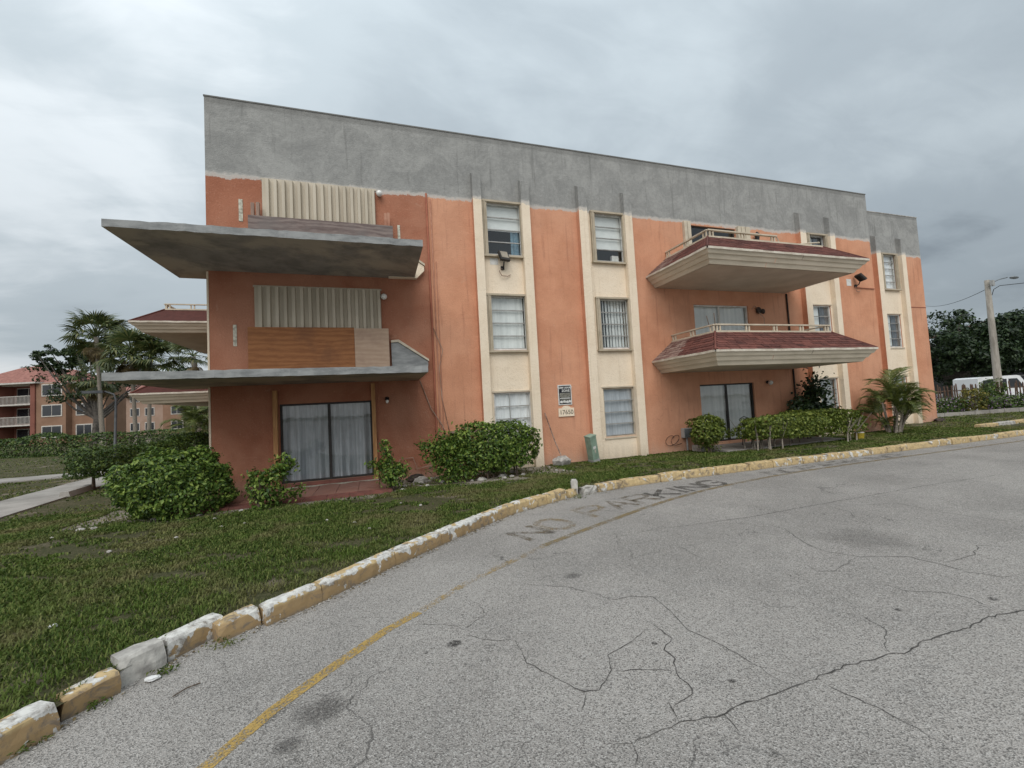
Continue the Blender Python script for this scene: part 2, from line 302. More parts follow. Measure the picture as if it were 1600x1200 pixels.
def kerbpaint():
    m, t, b = newmat('peeling_kerb_paint'); g = N(t, 'ShaderNodeNewGeometry'); p = g.outputs['Position']
    s = N(t, 'ShaderNodeSeparateXYZ'); L(t, p, s.inputs[0]); oi = N(t, 'ShaderNodeObjectInfo')
    near = SMOOTH(t, s.outputs[0], 3.2, 1.2)                      # paint on the bend is older and peels more
    n1 = NOISE(t, p, 5.5, 7, .62, .4); n2 = NOISE(t, p, 16, 6, .7)
    topw = SMOOTH(t, s.outputs[2], .10, .175)
    wear = MATH(t, 'ADD', n1, MATH(t, 'ADD', MATH(t, 'MULTIPLY', near, MATH(t, 'ADD', MATH(t, 'MULTIPLY', topw, .155), .02)), MATH(t, 'MULTIPLY', MATH(t, 'SUBTRACT', oi.outputs['Random'], .5), .12)))
    y = MIX(t, SMOOTH(t, n2, .35, .7), (.56, .425, .23), (.40, .285, .14))
    y = MIX(t, MATH(t, 'MULTIPLY', near, MATH(t, 'MULTIPLY', SMOOTH(t, topw, .9, .2), .85)), y, (.30, .20, .10))
    wht = MIX(t, SMOOTH(t, n2, .4, .65), (.66, .65, .61), (.44, .425, .40))
    col = MIX(t, SMOOTH(t, wear, .60, .615), y, wht)
    col = MIX(t, MATH(t, 'MULTIPLY', SMOOTH(t, NOISE(t, p, 8, 6, .75, .6), .49, .64), .85), col, (.17, .14, .11))
    col = MIX(t, MATH(t, 'MULTIPLY', SMOOTH(t, MATH(t, 'ADD', s.outputs[2], MATH(t, 'MULTIPLY', n2, .09)), .085, .03), .7), col, (.16, .14, .115))
    L(t, col, b.inputs['Base Color']); b.inputs['Roughness'].default_value = .85
    BUMP(t, b, MATH(t, 'ADD', SMOOTH(t, wear, .60, .615), n2), .5, .008); return m
MT['kerb'] = kerbpaint()
MT['kerbbare'] = pm('bare_kerb_concrete', (.50, .48, .44), (.28, .265, .245), 7, .92, .6, 40)
def soil():
    m, t, b = newmat('lawn_soil'); p = POS(t); s = N(t, 'ShaderNodeSeparateXYZ'); L(t, p, s.inputs[0])
    g = MIX(t, SMOOTH(t, NOISE(t, p, 1.1, 8, .6), .35, .65), (.092, .086, .046), (.135, .112, .070))
    g = MIX(t, MATH(t, 'MULTIPLY', SMOOTH(t, NOISE(t, p, 24, 5, .8), .40, .58), .85), g, (.038, .046, .018))
    bare = SMOOTH(t, NOISE(t, p, .8, 8, .65), .56, .64)
    g = MIX(t, MATH(t, 'MULTIPLY', bare, .8), g, (.20, .165, .125))
    strip = MATH(t, 'MULTIPLY', MATH(t, 'MULTIPLY', SMOOTH(t, MATH(t, 'ADD', s.outputs[1], MATH(t, 'MULTIPLY', NOISE(t, p, 1.4, 5, .6), 1.4)), -1.95, -1.35), SMOOTH(t, s.outputs[0], 5.4, 4.4)), SMOOTH(t, s.outputs[0], -6.4, -5.2))
    strip = MATH(t, 'MULTIPLY', strip, SMOOTH(t, s.outputs[1], 1.6, .8))
    sandy = MIX(t, SMOOTH(t, NOISE(t, p, 5, 7, .7), .4, .62), (.33, .29, .24), (.12, .105, .08))
    g = MIX(t, strip, g, sandy)
    L(t, g, b.inputs['Base Color']); b.inputs['Roughness'].default_value = .97; b.inputs['Specular IOR Level'].default_value = .1
    BUMP(t, b, NOISE(t, p, 22, 6, .7), .9, .03); return m
MT['soil'] = soil()
def grassmat():
    m = leafmat('grass_blade', (.036, .064, .011), (.092, .142, .027), (.20, .22, .066), .3); t = m.node_tree; p = POS(t)
    rp = [n for n in t.nodes if n.type == 'VALTORGB'][0]
    dry = SMOOTH(t, NOISE(t, p, .75, 5, .65), .46, .64); lush = SMOOTH(t, NOISE(t, p, 2.3, 4, .6), .52, .66)
    c = MIX(t, MATH(t, 'MULTIPLY', dry, .75), rp.outputs[0], (.21, .185, .085)); c = MIX(t, MATH(t, 'MULTIPLY', lush, .5), c, (.105, .165, .026))
    for n in t.nodes:
        if n.type == 'BSDF_PRINCIPLED': L(t, c, n.inputs['Base Color']); n.inputs['Roughness'].default_value = .7; n.inputs['Specular IOR Level'].default_value = .2
        if n.type == 'BSDF_TRANSLUCENT': L(t, c, n.inputs[0])
    return m
MT['grass'] = grassmat()

# ------------------------------------------------------------------ mesh helpers
def tag(o, label=None, cat=None, group=None, kind=None):
    for k, v in (('label', label), ('category', cat), ('group', group), ('kind', kind)):
        if v: o[k] = v
    return o
def attach(o, parent):
    if parent is not None:
        o.parent = parent; o.matrix_parent_inverse = INV.get(parent.name, Matrix())
    return o
INV = {}
def root(name, loc, label, cat, group=None):
    o = bpy.data.objects.new(name, None); COL.objects.link(o); o.location = loc; o.empty_display_size = .2
    INV[o.name] = Matrix.Translation(-Vector(loc)); return tag(o, label, cat, group)
def link(name, me, parent=None, mats=()):
    o = bpy.data.objects.new(name, me); COL.objects.link(o)
    for m in mats: me.materials.append(m)
    return attach(o, parent)
class MB:
    def __init__(s): s.v = []; s.f = []; s.mi = []
    def add(s, vs, fs, mi=0):
        n = len(s.v); s.v += [tuple(v) for v in vs]; s.f += [tuple(n + i for i in q) for q in fs]; s.mi += [mi] * len(fs); return s
    def box(s, x0, x1, y0, y1, z0, z1, mi=0, T=None):
        vs = [(x, y, z) for x in (x0, x1) for y in (y0, y1) for z in (z0, z1)]
        if T: vs = [T @ Vector(v) for v in vs]
        return s.add(vs, [(0, 1, 3, 2), (4, 6, 7, 5), (0, 4, 5, 1), (2, 3, 7, 6), (0, 2, 6, 4), (1, 5, 7, 3)], mi)
    def prism(s, poly, a, b, fn, mi=0):
        """poly: 2-D outline; fn(p, q, h) -> point, h in (a, b)"""
        n = len(poly); vs = [fn(p, q, a) for p, q in poly] + [fn(p, q, b) for p, q in poly]
        fs = [tuple(range(n))[::-1], tuple(range(n, 2 * n))] + [(i, (i + 1) % n, n + (i + 1) % n, n + i) for i in range(n)]
        return s.add(vs, fs, mi)
    def tube(s, pts, rad, n=8, mi=0, cap=True):
        pts = [Vector(p) for p in pts]; rad = rad if isinstance(rad, (list, tuple)) else [rad] * len(pts); vs = []; up = Vector((0, 0, 1))
        for i, p in enumerate(pts):
            d = (pts[min(i + 1, len(pts) - 1)] - pts[max(i - 1, 0)]).normalized()
            a = d.cross(up if abs(d.z) < .95 else Vector((1, 0, 0))).normalized(); b = d.cross(a)
            vs += [p + (a * math.cos(2 * PI * k / n) + b * math.sin(2 * PI * k / n)) * rad[i] for k in range(n)]
        fs = [(i * n + k, i * n + (k + 1) % n, (i + 1) * n + (k + 1) % n, (i + 1) * n + k) for i in range(len(pts) - 1) for k in range(n)]
        if cap: fs += [tuple(range(n)), tuple(range((len(pts) - 1) * n, len(pts) * n))]
        return s.add(vs, fs, mi)
    def sphere(s, c, rx, ry=None, rz=None, nu=14, nv=8, mi=0):
        ry = ry or rx; rz = rz or rx; vs = [(c[0], c[1], c[2] - rz)]
        for j in range(1, nv):
            th = PI * j / nv
            vs += [(c[0] + rx * math.sin(th) * math.cos(2 * PI * i / nu), c[1] + ry * math.sin(th) * math.sin(2 * PI * i / nu), c[2] - rz * math.cos(th)) for i in range(nu)]
        vs.append((c[0], c[1], c[2] + rz)); e = len(vs) - 1
        fs = [(0, 1 + (i + 1) % nu, 1 + i) for i in range(nu)] + [(1 + j * nu + i, 1 + j * nu + (i + 1) % nu, 1 + (j + 1) * nu + (i + 1) % nu, 1 + (j + 1) * nu + i) for j in range(nv - 2) for i in range(nu)]
        fs += [(e, 1 + (nv - 2) * nu + i, 1 + (nv - 2) * nu + (i + 1) % nu) for i in range(nu)]
        return s.add(vs, fs, mi)
    def mesh(s, name, smooth=False):
        me = bpy.data.meshes.new(name); me.from_pydata(s.v, [], s.f)
        if any(s.mi): me.polygons.foreach_set('material_index', s.mi)
        if smooth: me.polygons.foreach_set('use_smooth', [True] * len(me.polygons))
        me.update(); return me
    def build(s, name, mats, parent=None, smooth=False):
        me = s.mesh(name, smooth); mats = mats if isinstance(mats, (list, tuple)) else [mats]
        return link(name, me, parent, [MT[m] if isinstance(m, str) else m for m in mats])
def box(name, mat, parent, *a, T=None): return MB().box(*a, T=T).build(name, mat, parent)
def piece(name, me, parent, loc, rot=(0, 0, 0), scl=(1, 1, 1)):
    o = bpy.data.objects.new(name, me); COL.objects.link(o); o.location = loc; o.rotation_euler = rot; o.scale = scl
    return attach(o, parent)
def npmesh(name, V, F, mat):
    me = bpy.data.meshes.new(name); nV, nF, k = len(V), len(F), F.shape[1]
    me.vertices.add(nV); me.vertices.foreach_set('co', np.ascontiguousarray(V, np.float32).ravel())
    me.loops.add(nF * k); me.loops.foreach_set('vertex_index', np.ascontiguousarray(F, np.int32).ravel())
    me.polygons.add(nF); me.polygons.foreach_set('loop_start', np.arange(0, nF * k, k, dtype=np.int32))
    me.update(calc_edges=True); me.materials.append(MT[mat]); return me
def leaves(name, P, Nn, size, mat, parent=None, wide=.55):
    n = len(P); size = np.broadcast_to(size, n)[:, None]
    Nn = Nn / (np.linalg.norm(Nn, axis=1, keepdims=True) + 1e-9)
    R = RNG.normal(size=(n, 3)); R[:, 2] -= .5; T = R - (R * Nn).sum(1, keepdims=True) * Nn; T /= np.linalg.norm(T, axis=1, keepdims=True) + 1e-9
    B = np.cross(Nn, T); sz = size * RNG.uniform(.55, 1.4, (n, 1))
    V = np.stack([P - T * sz * .5, P + B * sz * wide * .5 + Nn * sz * .12, P + T * sz * .5 - Nn * sz * .08, P - B * sz * wide * .5 + Nn * sz * .12], 1).reshape(-1, 3)
    b = np.arange(n)[:, None] * 4; F = np.concatenate([b + [0, 1, 2], b + [0, 2, 3]], 1).reshape(-1, 3)
    return link(name, npmesh(name, V, F, mat), parent)
def lumpy(k=10, amp=.1, fr=3.0):
    W = RNG.normal(size=(k, 3)) * fr; ph = RNG.uniform(0, 6.28, k); return lambda D: amp * np.cos(D @ W.T + ph).sum(1) / math.sqrt(k) * 1.6
def bush_pts(n, c, rx, ry, rz, pw=2.6, amp=.1, fr=3.2, inner=.3, bottom=-1.0):
    D = RNG.normal(size=(n * 2, 3)); D /= np.linalg.norm(D, axis=1, keepdims=True)
    D = D[D[:, 2] > bottom][:n]
    k = (np.abs(D) ** pw).sum(1) ** (-1 / pw)
    lum_ = 1 + lumpy(12, amp, fr)(D) + lumpy(12, amp * .6, fr * 3)(D)
    rr = np.where(RNG.random(len(D)) < inner, RNG.uniform(.45, .95, len(D)), 1 - np.abs(RNG.normal(0, .05, len(D))) + (RNG.random(len(D)) < .04) * RNG.uniform(0, .14, len(D)))
    P = D * (k * lum_ * rr)[:, None] * np.array([rx, ry, rz]) + np.array(c)
    Nn = D * .9 + RNG.normal(size=D.shape) * .6 + np.array([0, 0, .55])
    return P, Nn
def bush(name, label, cat, c, r, n, size, mat, stems, group=None, pw=2.6, amp=.1, extra=None, base=.03, spread=.5, stemmat='bark', inner=.3, bottom=-1.0, fr=3.2):
    o = root(name, (c[0], c[1], base), label, cat, group)
    P, Nn = bush_pts(n, c, *r, pw=pw, amp=amp, inner=inner, bottom=bottom, fr=fr)
    if extra:
        for (e0, e1, rad, m) in extra:
            tt = RNG.random(m)[:, None]; Q = np.array(e0) * (1 - tt) + np.array(e1) * tt + RNG.normal(size=(m, 3)) * rad
            P = np.vstack([P, Q]); Nn = np.vstack([Nn, RNG.normal(size=(m, 3)) + [0, 0, .7]])
    keep = P[:, 2] > base + .03; leaves('foliage', P[keep], Nn[keep], size, mat, o)
    for i in range(stems):
        a = RNG.uniform(-1, 1) * r[0] * spread; bb = RNG.uniform(-1, 1) * r[1] * spread
        x, y = c[0] + a, c[1] + bb; k5 = .5 if r[0] < 1.5 else .03; top = (x + a * k5, y + bb * .4, c[2] + r[2] * .3)
        MB().tube([(x, y, base - .05), (x + RNG.uniform(-.05, .05), y, (base + top[2]) * .5), top], [.025, .02, .008], 6).build('stem', stemmat, o, True)
        for _ in range(2):
            e = (top[0] + RNG.uniform(-.5, .5) * min(r[0], .6) * .6, top[1] + RNG.uniform(-.3, .3), c[2] + r[2] * RNG.uniform(.1, .8))
            MB().tube([(x, y, (base + top[2]) * .4), e], [.014, .005], 5).build('branch', stemmat, o)
    if extra:
        for (e0, e1, rad, m) in extra: MB().tube([e0, e1], [.014, .006], 5).build('branch', stemmat, o)
    return o

# ------------------------------------------------------------------ ground, road, kerb
KX = np.array([-4.6, -3.3, -2.55, -2.15, -2.0, -1.83, -1.65, -1.37, -1.07, -.62, .16, 1.12, 2.19, 3.0, 3.78, 5.10, 6.74, 9.0, 12.2, 15, 70])
KY = np.array([-14., -11, -9.5, -8.69, -8.46, -8.15, -7.90, -7.56, -7.50, -7.24, -6.53, -5.74, -4.95, -4.55, -4.24, -4.03, -3.97, -3.98, -3.98, -3.98, -3.98])
kerby = lambda x: np.interp(x, KX, KY)
def lawnz(x, y):
    t_ = np.clip(-np.asarray(y, float) / 3.6, 0, 1); return .02 + .105 * t_ * t_ * (3 - 2 * t_)
g = MB(); g.add([(-900, -900, -.06), (900, -900, -.06), (900, 900, -.06), (-900, 900, -.06)], [(0, 1, 2, 3)])
tag(g.build('ground', 'soil'), kind='structure')
road = MB().add([(-120, -160, 0), (160, -160, 0), (160, -3.85, 0), (-120, -3.85, 0)], [(0, 1, 2, 3)]).build('road', 'asphalt')
tag(road, kind='structure')
lot = MB().add([(29.5, 5, .024), (160, -14, .024), (160, 70, .024), (29.5, 70, .024)], [(0, 1, 2, 3)]).build('parking_lot', 'asphalt'); tag(lot, kind='structure')
# lawn: columns from the back of the kerb to far behind the buildings
xs = np.concatenate([np.linspace(-4.6, 4, 70), np.linspace(4.3, 70, 60)]); ts = np.concatenate([[0], np.linspace(.02, 1, 50) ** 2])
V = []
for x in xs:
    y0 = float(kerby(x)); k_ = np.clip((4 - x) / 8.6, 0, 1)
    ex, ey = x - k_ * 170, 130 - k_ * 150
    for t_ in ts:
        X, Y = x + (ex - x) * t_, y0 + .06 + (ey - y0) * t_
        V.append((X, Y, float(lawnz(X, Y)) + .006 * math.sin(X * 2.1) * math.sin(Y * 1.7)))
nT = len(ts); F = [(i * nT + j, (i + 1) * nT + j, (i + 1) * nT + j + 1, i * nT + j + 1) for i in range(len(xs) - 1) for j in range(nT - 1)]
lawn = MB().add(V, F).build('lawn', 'soil', None, True); tag(lawn, kind='structure')

# kerb stones
kerb = root('kerb', (0, -5, 0), None, None); tag(kerb, kind='structure')
def kerb_stone(a, b, h=.175, wd=.16, tilt=0, mat='kerb', dz=0, chip=.0045, name='kerb_stone', par=None):
    a = Vector((*a, 0)); b = Vector((*b, 0)); d = (b - a); ln = d.length; d.normalize(); nrm = Vector((-d.y, d.x, 0)); n = max(4, int(ln / .07))
    prof = [(0, -.08), (.0, .4 * h), (.008, h - .022), (.026, h), (wd - .012, h + .003), (wd, h - .012), (wd, -.08)]; m = len(prof); V = []
    for i in range(n + 1):
        s_ = i / n; endk = .008 if i in (0, n) else 0
        for j, (q, z) in enumerate(prof):
            jq = random.uniform(-chip, chip) * (.5 if j in (0, 6) else 1); jz = random.uniform(-chip, chip) * (.7 if j > 1 else 0)
            inset = endk if 1 < j < 6 else 0
            V.append(a + d * (ln * s_ + (inset if i == 0 else -inset if i == n else 0)) + nrm * (q + jq + tilt * z) + Vector((0, 0, max(-.08, z + jz - inset * .8) + (dz * (s_ - .5)))))
    Fc = [(i * m + j, i * m + (j + 1) % m, (i + 1) * m + (j + 1) % m, (i + 1) * m + j) for i in range(n) for j in range(m)] + [tuple(range(m))[::-1], tuple(range(n * m, (n + 1) * m))]
    return MB().add(V, Fc).build(name, mat, par or kerb)
kerb_stone((-2.75, -9.9), (-2.33, -9.1)); kerb_stone((-2.31, -9.02), (-1.985, -8.50), tilt=.1)
kerb_stone((-2.03, -8.41), (-1.82, -8.19), .15, tilt=-.15, dz=.02)
kerb_stone((-1.85, -8.13), (-1.645, -7.93), .19, tilt=.1, mat='kerbbare', wd=.17, chip=.010)
kerb_stone((-1.66, -7.88), (-1.375, -7.52), .165); kerb_stone((-1.36, -7.72), (-1.09, -7.51), .15, tilt=.1, dz=.03)
kerb_stone((-1.03, -7.565), (-.60, -7.235)); kerb_stone((-.597, -7.232), (.15, -6.545)); kerb_stone((.155, -6.54), (.80, -6.01)); kerb_stone((.805, -6.005), (1.55, -5.42))
kerb_stone((1.555, -5.415), (2.25, -4.91)); kerb_stone((2.255, -4.905), (3.0, -4.56)); kerb_stone((3.01, -4.56), (3.50, -4.36), .185, dz=.03)
kerb_stone((3.60, -4.34), (3.86, -4.16), .13, mat='kerb', tilt=.2); kerb_stone((3.84, -4.18), (3.93, -4.0), .30, .12, mat='kerbbare', chip=.02); kerb_stone((3.95, -4.22), (4.30, -4.16), .14, mat='kerbbare', chip=.025)
x = 4.33; rk = random.Random(4)
while x < 34:
    ln = rk.uniform(.55, 1.05) if x < 20 else rk.uniform(1.4, 2.2); x2 = x + ln
    kerb_stone((x, float(kerby(x)) + rk.uniform(-.02, .02)), (x2 - .012, float(kerby(x2)) + rk.uniform(-.02, .02)), .165 + rk.uniform(-.015, .02), tilt=rk.uniform(-.05, .08), dz=rk.uniform(-.015, .015)); x = x2
kerb2 = root('entrance_kerb', (25, -2.2, 0), None, None); tag(kerb2, kind='structure')
for i in range(9):
    kerb_stone((21.6 + i * 1.25, -2.36 + i * .045), (22.8 + i * 1.25, -2.32 + i * .045), .22, .2, mat='kerbbare' if i in (1, 4) else 'kerb', par=kerb2)

# cracks, stains and paint on the road
CR = [[14, [(1.18, -9.89), (1.28, -9.92), (1.48, -9.9), (1.61, -9.9), (1.72, -9.91), (1.9, -9.94), (2.06, -9.92), (2.31, -9.92), (2.46, -9.92), (2.56, -9.93), (2.72, -9.91), (2.97, -9.9), (3.3, -9.92), (3.49, -9.95), (3.78, -9.92), (4.04, -9.92), (4.28, -9.93), (4.56, -9.9), (4.76, -9.92), (4.97, -9.95), (5.6, -9.98), (7.0, -10.02)]], [10, [(1.0, -8.69), (0.99, -9.01), (1.04, -9.13), (1.13, -9.29), (1.22, -9.45), (1.33, -9.47), (1.51, -9.33), (1.58, -9.15), (1.81, -9.1), (2.09, -8.95)]], [8, [(1.52, -9.34), (1.73, -9.41), (1.89, -9.5)]], [12, [(2.13, -8.84), (2.15, -9.15), (1.99, -9.27), (2.0, -9.38), (1.89, -9.52), (1.88, -9.69), (1.84, -9.73), (1.68, -9.78), (1.64, -9.81)]], [8, [(1.31, -7.55), (1.45, -7.75), (1.77, -7.94), (1.96, -8.19), (2.08, -8.43), (2.28, -8.43), (2.45, -8.51), (2.42, -8.77), (2.35, -9.11), (2.42, -9.34), (2.45, -9.57), (2.45, -9.76), (2.47, -9.91)]], [6, [(0.23, -8.09), (0.53, -8.22), (0.64, -8.36), (0.89, -8.18), (0.87, -7.96), (0.79, -7.84)]], [7, [(0.63, -8.44), (0.78, -8.59), (1.0, -8.69)]], [7, [(1.13, -9.6), (1.24, -9.46)]], [12, [(3.06, -6.83), (3.72, -6.79), (4.52, -6.86), (5.37, -6.94), (6.88, -6.9), (7.78, -6.91), (9.51, -6.88), (11.7, -6.97), (12.51, -7.0)]], [10, [(5.24, -7.1), (5.28, -7.56), (4.96, -8.16), (4.93, -8.4), (5.08, -8.66), (5.52, -8.87), (5.54, -9.17), (5.53, -9.35), (5.66, -9.55), (5.93, -9.58)]], [9, [(5.52, -8.87), (5.68, -9.12), (6.11, -9.13), (6.54, -8.98), (6.77, -9.19)]], [7, [(4.4, -8.49), (4.3, -8.72), (4.44, -8.82), (5.0, -8.66)]], [8, [(4.54, -9.18), (4.58, -9.38), (4.82, -9.52), (4.88, -9.68), (4.8, -9.85)]], [7, [(3.78, -9.48), (3.71, -9.71), (3.49, -9.83), (3.4, -9.93)]], [7, [(2.69, -9.93), (2.7, -10.08), (2.76, -10.24), (2.77, -10.41), (2.77, -10.53)]], [10, [(1.66, -9.72), (1.61, -9.9)]], [7, [(1.9, -9.94), (1.87, -10.08)]], [10, [(1.28, -9.92), (1.25, -10.01), (1.2, -10.06)]], [8, [(6.87, -6.99), (6.81, -7.42), (6.51, -7.67)]], [8, [(7.04, -7.19), (7.89, -7.41), (7.81, -8.08), (7.98, -8.77)]], [6, [(3.62, -7.36), (3.56, -7.75), (3.54, -7.98)]], [7, [(7.62, -5.31), (7.66, -5.94), (7.73, -6.65)]]]
rc = random.Random(3)
def ribbon(pts, wfun, z, sub=8, jit=0.0):
    P = []
    for a, b in zip(pts[:-1], pts[1:]):
        n = max(1, int(math.dist(a, b) / (.05 if jit else .25)))
        for i in range(n): P.append((a[0] + (b[0] - a[0]) * i / n + rc.uniform(-jit, jit), a[1] + (b[1] - a[1]) * i / n + rc.uniform(-jit, jit)))
    P.append(pts[-1]); V = []; n = len(P)
    for i, p in enumerate(P):
        q0 = P[max(i - 1, 0)]; q1 = P[min(i + 1, n - 1)]; d = Vector((q1[0] - q0[0], q1[1] - q0[1], 0)).normalized(); nn = Vector((-d.y, d.x, 0)); wd = wfun(i / max(1, n - 1))
        V += [Vector((*p, z)) + nn * wd, Vector((*p, z)) - nn * wd]
    return MB().add(V, [(2 * i, 2 * i + 1, 2 * i + 3, 2 * i + 2) for i in range(n - 1)])
for wd, pts in CR:
    base_w = wd / 1000 * .42
    ribbon(pts, lambda s_: base_w * (rc.uniform(.35, 1.15)) * (.25 + .75 * min(1, 6 * s_, 6 * (1 - s_))), .003, jit=.011).build('crack', 'crack', road)
def soft_stain(x, y, a, b_, k):
    n = 20; V = [(x, y, .0022)]; A = [k]
    for rr_, al in ((.45, .85), (.75, .45), (1.0, 0)):
        for q in range(n):
            an = q * 2 * PI / n; wv_ = rc.uniform(.8, 1.18); V.append((x + a * rr_ * math.cos(an) * wv_, y + b_ * rr_ * math.sin(an) * wv_, .0022)); A.append(k * al)
    F = [(0, 1 + q, 1 + (q + 1) % n) for q in range(n)] + [(1 + r_ * n + q, 1 + (r_ + 1) * n + q, 1 + (r_ + 1) * n + (q + 1) % n, 1 + r_ * n + (q + 1) % n) for r_ in (0, 1) for q in range(n)]
    o_ = MB().add(V, F).build('oil_stain', 'stainsoft', road); at = o_.data.attributes.new('stain_alpha', 'FLOAT', 'POINT'); at.data.foreach_set('value', A)
m_, t_, b_s = newmat('soft_oil_stain'); at_ = N(t_, 'ShaderNodeAttribute', attribute_name='stain_alpha'); b_s.inputs['Base Color'].default_value = (.045, .042, .04, 1); b_s.inputs['Roughness'].default_value = .8
tr_ = N(t_, 'ShaderNodeBsdfTransparent'); mx_s = N(t_, 'ShaderNodeMixShader'); L(t_, MATH(t_, 'MULTIPLY', at_.outputs['Fac'], SMOOTH(t_, NOISE(t_, POS(t_), 45, 4, .7), .25, .6)), mx_s.inputs[0]); L(t_, tr_.outputs[0], mx_s.inputs[1]); L(t_, b_s.outputs[0], mx_s.inputs[2]); L(t_, mx_s.outputs[0], t_.nodes['Material Output'].inputs[0]); MT['stainsoft'] = m_
for x, y, a, k in ((.53, -8.54, .075, .9), (1.98, -7.75, .11, .45), (.3, -8.58, .025, .7), (1.98, -9.17, .03, .8), (.68, -8.1, .02, .7), (5.74, -8.3, .6, .22), (4.13, -9.56, .04, .8), (5.02, -9.75, .05, .7), (2.17, -9.73, .03, .8), (-.41, -8.96, .2, .45), (-.56, -9.2, .1, .45), (9.5, -6.2, .9, .10), (7.6, -8.9, .8, .10)):
    soft_stain(x, y, a, a * .8, k)
for pts, wd, mt in (([(-1.45, -9.75), (-.97, -9.2), (-.71, -8.83), (-.47, -8.57), (-.21, -8.31), (0, -8.1), (.31, -7.88)], .048, 'line'),
                    ([(.33, -7.86), (.79, -7.48), (1.05, -7.30)], .045, 'linefaint'), ([(1.05, -7.30), (1.32, -7.14), (1.58, -7.0)], .05, 'linefaint'), ([(1.6, -6.99), (2.04, -6.72)], .045, 'linefaint'),
                    ([(2.06, -6.70), (2.7, -6.40), (3.39, -6.11), (4.25, -5.74), (5.16, -5.41), (6.2, -5.12), (7.18, -4.93), (8.3, -4.78), (9.46, -4.68), (12.3, -4.62), (19, -4.62)], .05, 'linedark')):
    ribbon(pts, lambda s_: wd * rc.uniform(.93, 1.07), .004).build('lane_line', mt, road)
GLY = {'N': [[(0, 0), (0, 1)], [(0, 1), (1, 0)], [(1, 0), (1, 1)]], 'O': [[(.1, .1), (0, .3), (0, .7), (.1, .9), (.35, 1), (.65, 1), (.9, .9), (1, .7), (1, .3), (.9, .1), (.65, 0), (.35, 0), (.1, .1)]],
       'P': [[(0, 0), (0, 1), (.7, 1), (1, .88), (1, .62), (.7, .5), (0, .5)]], 'A': [[(0, 0), (.5, 1), (1, 0)], [(.2, .36), (.8, .36)]], 'R': [[(0, 0), (0, 1), (.7, 1), (1, .88), (1, .62), (.7, .5), (0, .5)], [(.5, .5), (1, 0)]],
       'K': [[(0, 0), (0, 1)], [(1, 1), (0, .42)], [(.3, .58), (1, 0)]], 'I': [[(.5, 0), (.5, 1)]], 'G': [[(1, .85), (.7, 1), (.3, 1), (0, .75), (0, .25), (.3, 0), (.75, 0), (1, .2), (1, .48), (.55, .48)]]}
def road_text(word, bot0, bot1, top0, top1, bow, mats, gap=.24):
    """letters between a baseline (towards the lane line) and a top line (towards the kerb)"""
    n = len(word); wt = sum(1 if c != 'I' else .35 for c in word) + gap * (n - 1); u0 = 0
    for k, c in enumerate(word):
        wl = 1 if c != 'I' else .35
        for st in GLY[c]:
            pp = []
            for (gx, gy) in st:
                uu = (u0 + gx * wl) / wt; b0 = [bot0[i] + (bot1[i] - bot0[i]) * uu for i in (0, 1)]; t0 = [top0[i] + (top1[i] - top0[i]) * uu for i in (0, 1)]
                q = [b0[i] + (t0[i] - b0[i]) * gy for i in (0, 1)]; q[1] += bow * 4 * uu * (1 - uu); pp.append(tuple(q))
            ribbon(pp, lambda s_: .056 * rc.uniform(.85, 1.1), .0035 + .0002 * (k % 2) + .0001 * (len(pp) % 2)).build('painted_letter', mats[k % len(mats)], road)
        u0 += wl + gap
road_text('NO', (2.02, -6.42), (2.92, -6.0), (1.78, -5.92), (2.66, -5.48), .0, ['letter', 'lettery'])
road_text('PARKING', (3.38, -5.80), (7.02, -4.88), (3.22, -5.22), (7.0, -4.36), .10, ['lettery', 'letter', 'letter', 'letterdark', 'letterdark', 'letterdark', 'letterdark'])
road_text('NOPARKING', (8.6, -4.68), (13.4, -4.56), (8.6, -4.2), (13.4, -4.14), .0, ['letterghost'])

# ------------------------------------------------------------------ walkway on the left
walk = root('walkway', (-9, 4, 0), None, None); tag(walk, kind='structure')
cl_ = [(-8.3, -4.2), (-8.65, -.5), (-9.05, 3.0), (-9.45, 7.0), (-9.9, 11.0), (-10.6, 16.0), (-11.6, 22.0)]
def along(pts, d):
    for a, b in zip(pts[:-1], pts[1:]):
        l_ = math.dist(a, b)
        if d <= l_: return Vector((a[0] + (b[0] - a[0]) * d / l_, a[1] + (b[1] - a[1]) * d / l_, 0)), Vector((b[0] - a[0], b[1] - a[1], 0)).normalized()
        d -= l_
    return Vector((*pts[-1], 0)), Vector((pts[-1][0] - pts[-2][0], pts[-1][1] - pts[-2][1], 0)).normalized()
def slabs(pts, wid, step, total, par, z=.035):
    d = 0
    while d < total - step:
        a, t0 = along(pts, d + .008); b, t1 = along(pts, d + step - .008); na = Vector((-t0.y, t0.x, 0)); nb = Vector((-t1.y, t1.x, 0)); V = []
        for h in (-.08, z + random.uniform(-.004, .004)):
            V += [a - na * wid + Vector((0, 0, h + float(lawnz(a.x, a.y)))), a + na * wid + Vector((0, 0, h + float(lawnz(a.x, a.y)))), b + nb * wid + Vector((0, 0, h + float(lawnz(b.x, b.y)))), b - nb * wid + Vector((0, 0, h + float(lawnz(b.x, b.y))))]
        MB().add(V, [(0, 3, 2, 1), (4, 5, 6, 7), (0, 1, 5, 4), (1, 2, 6, 5), (2, 3, 7, 6), (3, 0, 4, 7)]).build('paving_slab', 'walk', par); d += step
slabs(cl_, .78, 1.5, 26, walk)
slabs([(-10.75, 10.2), (-14.0, 9.8), (-20, 10.6), (-30, 12)], .85, 1.5, 18, walk)
o = root('wheel_stop', (-8.75, 3.7, .05), 'loose concrete wheel stop lying at the edge of the walkway', 'wheel stop')
